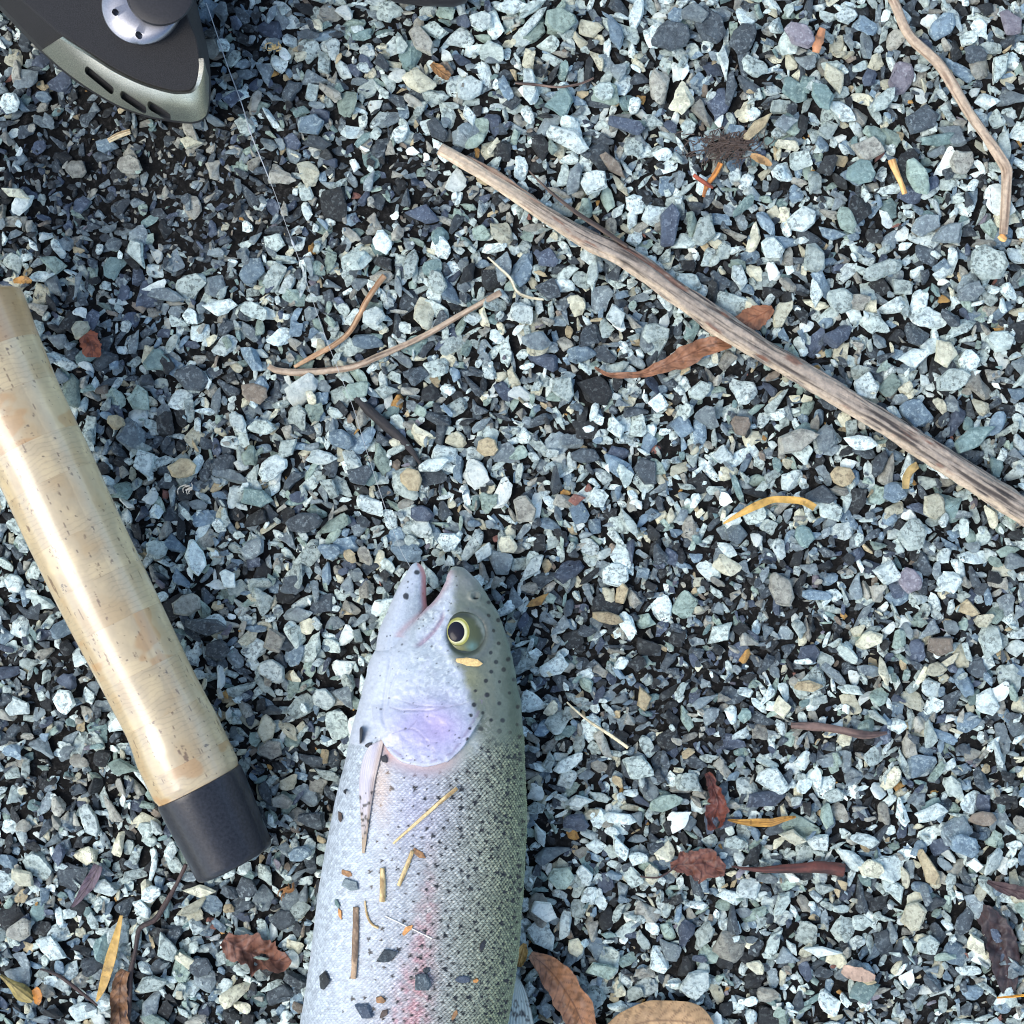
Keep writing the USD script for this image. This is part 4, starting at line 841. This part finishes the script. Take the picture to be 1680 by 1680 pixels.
def thin(name, label, cat, pts, widths, base, grain, n=60, seed=0, lift=.0002, mat="twig_bark", sides=10, zf=None, flat=.85, group=None, sm_=6):
    if zf is None: m, c = wood(pts, widths, mat, sm_, base, grain, int(n * 1.6), 16, .32, seed, lift=lift, flat=flat)
    else:
        p = spline(pts, n) if len(pts) > 2 else np.linspace(pts[0], pts[1], n)
        w = np.interp(np.linspace(0, 1, n), np.linspace(0, 1, len(widths)), widths); r = w / 2 * K
        z = gaussian_filter(zf(p[:, 0], p[:, 1]), 3) + r * flat * .75 + lift; mm = tube(P(p[:, 0], p[:, 1], z), r, sides, seed, .15, True, flat)
        L = np.linspace(0, np.hypot(*(p[-1] - p[0])), n); g = fb(L[:, None] / 25, np.arange(sides)[None] * .8, seed, 3, seed); c = mixc(np.broadcast_to(np.array(base), (n, sides, 3)).copy(), np.array(grain), sm(.4, .65, g)).reshape(-1, 3)
        m, c = (mm.vertices, mm.faces), np.vstack([c, c[:1], c[-1:]])
    return obj(name, m, mat, smooth=40, tint=c, label=label, cat=cat, group=group)

DK, DK2 = lin((58, 42, 36)), lin((26, 20, 18))
thin("buried_root", "near-black strip put in for shade, half buried above the trout's mouth", "root", [(572, 640), (600, 668), (635, 700), (665, 728), (692, 765)], [6, 15, 17, 12, 5], (.012, .010, .009), (.004, .0035, .003), 50, 21, -.0010)  # near-black strip added to stand for shade on the gravel
thin("dark_rootlet", "dark crooked rootlet winding down from the butt cap", "root", [(305, 1418), (290, 1450), (270, 1485), (255, 1508), (228, 1525), (222, 1560), (214, 1600), (212, 1640), (205, 1690)], [7, 7, 9, 9, 7, 8, 9, 10, 12], DK, DK2, 90, 22)
thin("thin_dark_twig", "thin dark twig slanting in the bottom left corner", "twig", [(66, 1590), (95, 1600), (125, 1622), (160, 1650)], [3, 6, 6, 3], DK, DK2, 40, 23)
thin("red_brown_twig", "glossy red-brown twig piece tapering to a pale point", "twig", [(1200, 1421), (1250, 1427), (1300, 1425), (1345, 1423), (1385, 1428)], [2, 9, 15, 18, 22], lin((78, 38, 28)), lin((38, 20, 16)), 60, 24, .0004)
thin("bark_strip", "grey-brown curled bark strip lying left to right above the red-brown twig", "bark", [(1298, 1190), (1340, 1192), (1380, 1198), (1420, 1206), (1455, 1202)], [10, 15, 12, 15, 5], lin((100, 80, 70)), lin((52, 38, 34)), 60, 25)
thin("brown_stalk", "slender brown stalk lying across pale stones near the top edge", "twig", [(845, 136), (880, 139), (915, 143), (945, 139), (974, 128)], [4, 5, 4, 4, 3], lin((120, 100, 84)), DK, 40, 26, .0008)
thin("plant_thread", "pale bent plant thread between the thick stick and the long twig", "plant stem", [(800, 422), (818, 438), (838, 458), (848, 478), (868, 488), (892, 491)], [3, 4, 5, 5, 5, 4], lin((200, 192, 160)), lin((160, 150, 120)), 50, 27, .0006)
thin("straw", "thin pale straw lying to the right of the trout's gill cover", "straw", [(930, 1152), (965, 1182), (1000, 1205), (1030, 1227)], [2.5, 4, 5, 5], lin((214, 200, 160)), lin((170, 150, 110)), 40, 28, .0008)
thin("hooked_straw", "tiny hooked tan stem standing out above the upper right twig fork", "straw", [(1463, 262), (1470, 282), (1478, 300), (1484, 318)], [14, 11, 8, 9], lin((206, 166, 104)), lin((160, 112, 60)), 30, 29, .001)
thin("forked_twig", "forked orange-brown stem piece below the dark moss clump", "plant stem", [(1183, 268), (1172, 288), (1160, 305), (1154, 323)], [8, 9, 8, 5], lin((190, 124, 54)), lin((130, 80, 36)), 30, 30, .001)
thin("rust_twig", "rust-red stem scrap crossing the forked orange-brown stem", "plant stem", [(1138, 287), (1150, 296), (1164, 305), (1170, 308)], [7, 8, 7, 4], lin((138, 66, 40)), lin((90, 40, 26)), 24, 31, .0018)
thin("hair_root", "fine dark root fibre near the dark red leaf", "root", [(1050, 1437), (1075, 1440), (1095, 1432), (1110, 1420)], [2.5, 3, 3, 2], DK, DK2, 30, 32, .001)
thin("small_wood_chip", "small bleached wood chip below the reel's silver trim", "wood chip", [(178, 231), (196, 222), (214, 216)], [8, 10, 8], lin((206, 190, 150)), lin((168, 146, 108)), 24, 33, .0008)
thin("pine_needle", "orange pine needle at the right edge near the bottom", "pine needle", [(1636, 1637), (1660, 1635), (1700, 1630)], [3, 4, 4], lin((214, 150, 40)), lin((170, 104, 24)), 24, 34, .001)

# straws and grit lying on the trout
ST, ST2 = lin((196, 174, 124)), lin((136, 112, 72))
thin("straw", "longest straw on the trout, slanting below the pectoral fin", "straw", [(645, 1384), (680, 1353), (715, 1322), (750, 1293)], [3, 5, 6, 6], ST, ST2, 40, 40, .0001, zf=fish_z)
thin("straw", "short leaning straw on the trout just under the longest one", "straw", [(654, 1453), (667, 1422), (677, 1396)], [6, 7, 6], ST, ST2, 24, 41, .0001, zf=fish_z)
thin("straw", "short upright straw on the trout left of the leaning one", "straw", [(627, 1424), (628, 1450), (627, 1479)], [7, 9, 9], ST, ST2, 24, 42, .0001, zf=fish_z)
thin("straw", "upright brown-grey straw low on the trout's pale belly", "straw", [(584, 1488), (583, 1545), (580, 1605)], [9, 10, 9], lin((160, 134, 104)), lin((104, 84, 64)), 40, 43, .0001, zf=fish_z)
thin("plant_thread", "pale curved thread on the trout beside the brown-grey straw", "plant stem", [(599, 1478), (602, 1500), (610, 1516), (621, 1522)], [2.5, 3.5, 3.5, 4], lin((204, 180, 130)), ST2, 30, 44, .0001, zf=fish_z)
thin("plant_thread", "very fine pale hair crossing the trout's pink stripe", "plant stem", [(632, 1503), (670, 1521), (709, 1540)], [1.6, 1.6, 1.6], lin((220, 214, 196)), lin((196, 188, 170)), 30, 45, .0002, zf=fish_z)

def chip(name, label, cat, px, py, a, b, ang, mat, seed, zf=fish_z, flat=.45, k=5, sink=.15):
    r = np.random.default_rng(seed); t = (np.arange(k) + r.uniform(-.3, .3, k)) * 2 * np.pi / k
    v, f = stone_shape(seed, .4, .06, outline=np.c_[np.cos(t), np.sin(t)])
    a, b = a * K, b * K; c = b * flat; z = float(zf(np.array(px), np.array(py)))
    gz = [float(zf(np.array(px + d), np.array(py + e))) for d, e in ((8, 0), (-8, 0), (0, 8), (0, -8))]
    s = 8 * K; nx, ny = -(gz[0] - gz[1]) / (2 * s), -(gz[3] - gz[2]) / (2 * s)
    R = rotm(-math.radians(ang), 0, 0); p = (v * [a, b, c]) @ R.T
    p[:, 2] -= nx * p[:, 0] + ny * p[:, 1]
    obj(name, (p + P(px, py, z + c * (.5 - sink)), f), mat, smooth=28, label=label, cat=cat)
chip("stone_chip", "largest black stone chip on the trout, left of the pink stripe", "stone", 634, 1568, 36, 20, -35, "stone_slate", 801, k=4)
chip("stone_chip", "dark grey angular stone lying on the trout's pink stripe", "stone", 692, 1612, 30, 27, 70, "stone_slate", 802)
chip("stone_chip", "dark blue-grey stone chip on the trout's belly near the bottom edge", "stone", 597, 1658, 34, 24, 30, "stone_slateblue", 803, k=4)
chip("stone_chip", "black stone chip near the trout's left belly edge", "stone", 532, 1608, 30, 19, -75, "stone_black", 804)
chip("stone_chip", "small speckled grey stone on the trout's belly left of the straws", "stone", 575, 1452, 28, 16, 10, "stone_mid", 805)
chip("stone_chip", "small oval blue-grey pebble on the trout right of the pink stripe", "stone", 759, 1607, 24, 12, 5, "stone_slateblue", 806, k=8)
chip("black_seed", "tiny upright black seed on the trout near its back", "seed", 792, 1551, 18, 9, -70, "black_bit", 807, k=7)
chip("grit_grain", "tiny dark grit beside the grey stone on the pink stripe", "stone", 700, 1592, 11, 9, 10, "stone_slate", 808)
chip("black_seed", "pointed black seed on the trout's throat, above the pectoral fin", "seed", 591, 1206, 28, 9, -82, "black_bit", 809, k=6)
chip("black_seed", "small slanting black seed just below the pointed one", "seed", 605, 1222, 14, 6, -35, "black_bit", 810, k=6)
chip("grit_grain", "black grit at the root of the trout's pectoral fin", "stone", 631, 1246, 12, 10, 60, "black_bit", 811)
chip("grit_grain", "black grit on the trout's belly left of the pectoral fin", "stone", 566, 1296, 9, 7, 40, "black_bit", 812)
chip("dirt_crumb", "dark brown crumb on the trout's belly left of the pectoral fin tip", "crumb", 558, 1340, 16, 8, 80, "dark_fibre", 813)
chip("stone_chip", "small green-grey chip on the belly above the orange flake", "stone", 553, 1483, 14, 8, 70, "stone_teal", 814)
chip("plant_flake", "small orange flake on the trout's belly below the green-grey chip", "flake", 558, 1500, 18, 7, 75, "orange_bit", 815, k=4)
chip("plant_flake", "ragged orange-brown flake beside the leaning straw on the trout", "flake", 688, 1401, 24, 10, 35, "brown_bit", 816, flat=.3)
chip("plant_flake", "tan forked flake on the trout crossed by the fine hair", "flake", 668, 1525, 22, 9, -50, "orange_bit", 817, flat=.3)
chip("plant_flake", "small brown star-shaped flake on the belly above the speckled stone", "flake", 569, 1433, 18, 9, 10, "brown_bit", 818, flat=.3)
chip("dirt_crumb", "dark brown crumb on the trout above the blue-grey belly chip", "crumb", 625, 1640, 15, 11, 0, "brown_bit", 819)
chip("dirt_crumb", "blackish crumb on the trout beside the dark brown crumb", "crumb", 630, 1663, 18, 10, -50, "dark_fibre", 820)
chip("dirt_crumb", "small orange-brown crumb near the bottom edge on the trout's side", "crumb", 746, 1665, 18, 7, -60, "brown_bit", 821)
chip("dirt_crumb", "tiny orange-red crumb right of the oval pebble on the trout", "crumb", 781, 1609, 9, 7, 0, "orange_bit", 822)
chip("plant_flake", "pale yellow plant flake stuck just below the trout's eye", "flake", 770, 1086, 42, 12, 8, "yellow_flake", 823, flat=.22, k=7)

# ------------------------------------------------------------------ leaves
def leaf(name, label, mid, widths, base, vein, curl=.25, lift=.0008, crumple=.0016, seed=0, nveins=9, veins=True, skew=1.0, ragged=.22, zlift=None, n=80, m=25, cat="leaf", droop=0.0, zf=None):
    p = spline(mid, n) if len(mid) > 2 else np.linspace(mid[0], mid[1], n)
    u = np.linspace(0, 1, n); w = PchipInterpolator(np.linspace(0, 1, len(widths)), widths)(u) / 2
    t = np.gradient(p, axis=0); t /= np.linalg.norm(t, axis=1, keepdims=True); nn = np.stack([-t[:, 1], t[:, 0]], -1)
    v = np.linspace(-1, 1, m)
    rag = 1 + ragged * 2 * (fb(u[:, None] * 9, np.sign(v)[None] * 3.3, seed, 3, seed + 1) - .5)
    q = p[:, None] + nn[:, None] * (w[:, None] * v[None] * rag)[..., None]
    g = gaussian_filter((zf or ground_z)(p[:, 0], p[:, 1]), 8)
    if zf is None: g = np.maximum(g, np.percentile(g, 55) - .001)
    wm = w * K
    z = g[:, None] + lift + curl * wm[:, None] * (v ** 2)[None] + crumple * 2 * (fb(q[..., 0] / 28, q[..., 1] / 28, seed, 3, seed) - .5) - droop * v[None] * wm[:, None]
    if veins: z += .00022 * np.exp(-(v / .07) ** 2)[None]
    if zlift is not None: z += np.interp(u, np.linspace(0, 1, len(zlift)), zlift)[:, None]
    L = u[:, None] * nveins - np.abs(v)[None] * 1.3 * skew
    line = np.exp(-((L - np.round(L)) / .07) ** 2) * (np.abs(v) < .95)[None]; midl = np.exp(-(v / .05) ** 2)[None] * np.ones((n, 1))
    a = fb(q[..., 0] / 16, q[..., 1] / 16, seed, 4, seed + 7)
    c = np.broadcast_to(np.array(base), (n, m, 3)).copy() * (.6 + .8 * a)[..., None]
    if veins: c = mixc(c, np.array(vein), .75 * np.maximum(line, midl)); z += .00012 * line
    c = mixc(c, np.array(base) * .35, .7 * sm(.62, .75, fb(q[..., 0] / 7, q[..., 1] / 7, seed + 3, 3, seed)))
    vv, ff = slab(P(q[..., 0], q[..., 1], z).reshape(-1, 3), n, m, .00016); c = np.clip(c.reshape(-1, 3) * [.66, .72, .80], .004, .7)
    return obj(name, (vv, ff), "leaf", smooth=True, tint=np.vstack([c, c]), label=label, cat=cat)
YE, YV = lin((222, 172, 84)), lin((190, 136, 60))
BR, BV = lin((150, 96, 58)), lin((84, 50, 32))
DR, DV = lin((112, 58, 42)), lin((60, 30, 24))
TN, TV = lin((196, 154, 104)), lin((120, 84, 52))
leaf("narrow_yellow_leaf", "straight narrow yellow-orange leaf in the lower left", [(199, 1502), (190, 1540), (178, 1585), (168, 1620), (158, 1643)], [5, 12, 17, 15, 3], YE, YV, .1, .0014, .0002, 1, veins=False, ragged=.05)
leaf("brown_folded_leaf", "red-brown folded leaf lying between the butt cap and the trout's belly", [(368, 1540), (395, 1556), (425, 1568), (455, 1576), (472, 1568)], [24, 44, 52, 46, 16], lin((134, 88, 66)), DV, .5, .0012, .0034, 2, 7, ragged=.7)
leaf("curled_brown_leaf", "curled brown leaf on the dark rootlet at the bottom left edge", [(205, 1592), (196, 1620), (195, 1650), (200, 1690)], [16, 26, 28, 30], lin((140, 98, 62)), DV, .8, .0008, .0022, 3, 6)
leaf("veined_brown_leaf", "long brown veined leaf standing against the trout's back near its dorsal fin", [(870, 1566), (900, 1590), (925, 1622), (945, 1655), (962, 1700)], [12, 44, 54, 56, 40], lin((160, 112, 76)), lin((84, 54, 38)), .4, .0030, .0018, 4, 10, droop=.45)
leaf("large_tan_leaf", "large smooth tan leaf cut off by the bottom edge", [(985, 1700), (1030, 1684), (1080, 1674), (1125, 1676), (1170, 1700)], [8, 52, 66, 64, 20], TN, TV, -.25, .0040, .0004, 5, 10, ragged=.04)
leaf("curled_yellow_strip", "curved yellow leaf strip right of the mouth, below the thick stick", [(1187, 859), (1215, 843), (1245, 828), (1275, 819), (1310, 821), (1337, 833)], [3, 9, 13, 11, 12, 12], YE, YV, .5, .0016, .0003, 6, veins=False, ragged=.06, zlift=[0, .001, .002, .001])
leaf("rust_leaf_strip", "long curved rust-brown leaf reaching under the thick stick", [(976, 602), (1005, 616), (1045, 615), (1090, 600), (1130, 582), (1170, 566), (1200, 562)], [3, 9, 12, 22, 30, 26, 22], lin((164, 112, 76)), lin((112, 68, 44)), .5, .0010, .0020, 7, 7, ragged=.5)
leaf("rust_leaf_tip", "rust-brown lobed leaf tip on the upper side of the thick stick", [(1268, 505), (1245, 518), (1222, 530), (1205, 545)], [10, 36, 40, 28], lin((156, 100, 62)), lin((124, 66, 36)), .2, .0012, .0008, 8, 5, ragged=.35)
leaf("dark_red_leaf", "dark red-brown torn leaf standing above the ragged brown leaf", [(1160, 1268), (1170, 1292), (1178, 1318), (1172, 1340), (1163, 1362)], [10, 22, 32, 30, 6], DR, DV, .5, .0012, .0030, 9, 5, ragged=.7)
leaf("ragged_brown_leaf", "ragged red-brown leaf scrap left of the red-brown twig piece", [(1100, 1420), (1125, 1418), (1150, 1416), (1172, 1424), (1190, 1428)], [14, 36, 50, 44, 16], lin((128, 78, 58)), DV, .35, .0012, .0032, 10, 5, ragged=.75)
leaf("ochre_needle_leaf", "narrow ochre leaf right of the dark red torn leaf", [(1194, 1345), (1225, 1349), (1260, 1350), (1285, 1344), (1306, 1340)], [3, 10, 14, 11, 3], lin((196, 142, 60)), lin((140, 92, 36)), .3, .0014, .0003, 11, 1, ragged=.08)
leaf("orange_leaf_scrap", "crumpled orange-brown leaf scrap right of the cork handle's top", [(140, 548), (148, 562), (152, 586)], [24, 32, 24], lin((186, 98, 58)), lin((120, 56, 36)), .3, .0018, .0018, 12, 3, ragged=.3)
leaf("tan_curl", "small tan curled strip at the lower side of the thick stick", [(1506, 763), (1494, 772), (1487, 786), (1486, 802)], [12, 14, 13, 10], lin((200, 166, 100)), YV, .4, .0016, .0003, 13, veins=False, ragged=.1)
leaf("small_leaf", "small ochre leaf squeezed against the trout's back above the dorsal fin", [(861, 1548), (856, 1566), (850, 1586)], [6, 18, 10], lin((206, 158, 80)), YV, .3, .0030, .0004, 14, 3)
leaf("seed_pod", "greenish-tan pointed pod in the bottom left corner", [(0, 1600), (18, 1614), (38, 1630), (54, 1642)], [5, 14, 28, 8], lin((170, 146, 78)), lin((116, 98, 50)), -.6, .0022, .0003, 15, 1, ragged=.06, cat="seed pod")
leaf("orange_petal", "tiny bright orange scrap beside the greenish pod", [(56, 1622), (62, 1635), (60, 1648)], [10, 16, 8], lin((220, 140, 50)), YV, .3, .0022, .0006, 16, veins=False, ragged=.3)
leaf("purple_leaf_scrap", "thin dull purple leaf scrap left of the dark rootlet", [(162, 1420), (152, 1440), (138, 1462), (118, 1488)], [16, 20, 14, 4], lin((104, 84, 90)), DV, .3, .0014, .0008, 17, 4)
leaf("brown_chip_leaf", "pinkish brown leaf chip resting on the smooth teal pebble", [(1382, 1590), (1405, 1598), (1436, 1604)], [14, 24, 8], lin((190, 156, 126)), lin((140, 108, 84)), .1, .0040, .0003, 18, veins=False, ragged=.15)
leaf("dark_mulch", "dark brown rotting leaf mulch at the lower right edge", [(1600, 1490), (1630, 1520), (1650, 1570), (1655, 1630)], [20, 44, 50, 20], lin((66, 52, 48)), DV, .2, -.0010, .0036, 19, 5, ragged=.4)
leaf("leaf_sliver", "dark brown leaf sliver at the right edge above the mulch", [(1620, 1446), (1650, 1458), (1700, 1468)], [6, 20, 24], lin((78, 56, 50)), DV, .3, .0010, .001, 20, 4, ragged=.3)
leaf("yellow_crumb_leaf", "small yellow-brown curled leaf bit above the cork handle's top end", [(22, 462), (36, 459), (52, 462)], [6, 12, 6], lin((210, 150, 70)), YV, .4, .0022, .0006, 21, veins=False, ragged=.3)
leaf("wood_flake", "splintered black and tan bark flake near the top edge, left of centre", [(708, 104), (722, 116), (738, 127)], [8, 16, 10], lin((170, 120, 64)), DK2, .3, .0016, .001, 22, 4, ragged=.4)
leaf("ochre_husk", "ochre husk lying between grey stones right of the dark moss clump", [(1232, 254), (1248, 261), (1266, 271)], [6, 14, 4], lin((196, 150, 92)), YV, .4, .0014, .0003, 23, veins=False)
leaf("orange_husk", "upright orange husk between grey stones at the upper right", [(1350, 46), (1344, 64), (1338, 86)], [10, 16, 12], lin((206, 140, 92)), lin((150, 90, 54)), -.6, .0030, .0003, 24, veins=False)

# moss clump and dry bracts: many fine fibres
def fibres(name, label, cat, px, py, n, ln, mat, seed, rad=.00012, spread=10, up=.0012, parent="/World"):
    r = np.random.default_rng(seed); ms = []
    for _ in range(n):
        x, y = px + r.normal() * spread * 1.6, py + r.normal() * spread * .7; a = r.uniform(0, 6.28); l = ln * r.uniform(.4, 1)
        k = np.linspace(0, 1, 6); bx = x + l * k * math.cos(a) + 4 * np.sin(k * 4 + a); by = y + l * k * math.sin(a) + 4 * np.cos(k * 3 + a)
        z = float(ground_z(np.array(px), np.array(py))) + up * r.uniform(.3, 1) * (1 - .6 * k); ms.append(tube(P(bx, by, z), rad * np.linspace(1, .5, 6), 4))
    m = trimesh.util.concatenate(ms); return obj(name, m, mat, parent, label=label, cat=cat) if label else obj(name, m, mat, parent)
fibres("moss_clump", "dark brown tuft of moss and root fibres among the upper right stones", "moss", 1192, 238, 200, 30, "dark_fibre", 61, .00017, spread=15)
fibres("dry_bract", "small dry star-shaped bract between the butt cap and the trout", "seed", 472, 1461, 12, 17, "brown_bit", 62, .00022, 2)
fibres("pale_tuft", "tiny pale dried tuft right of the cork handle's middle", "plant stem", 308, 799, 9, 15, "pale_fibre", 63, .00016, 2, .002)
fibres("yellow_tuft", "tiny yellow dried tuft right of the reel near the fishing line", "plant stem", 449, 78, 9, 12, "yellow_flake", 64, .00018, 3, .002)
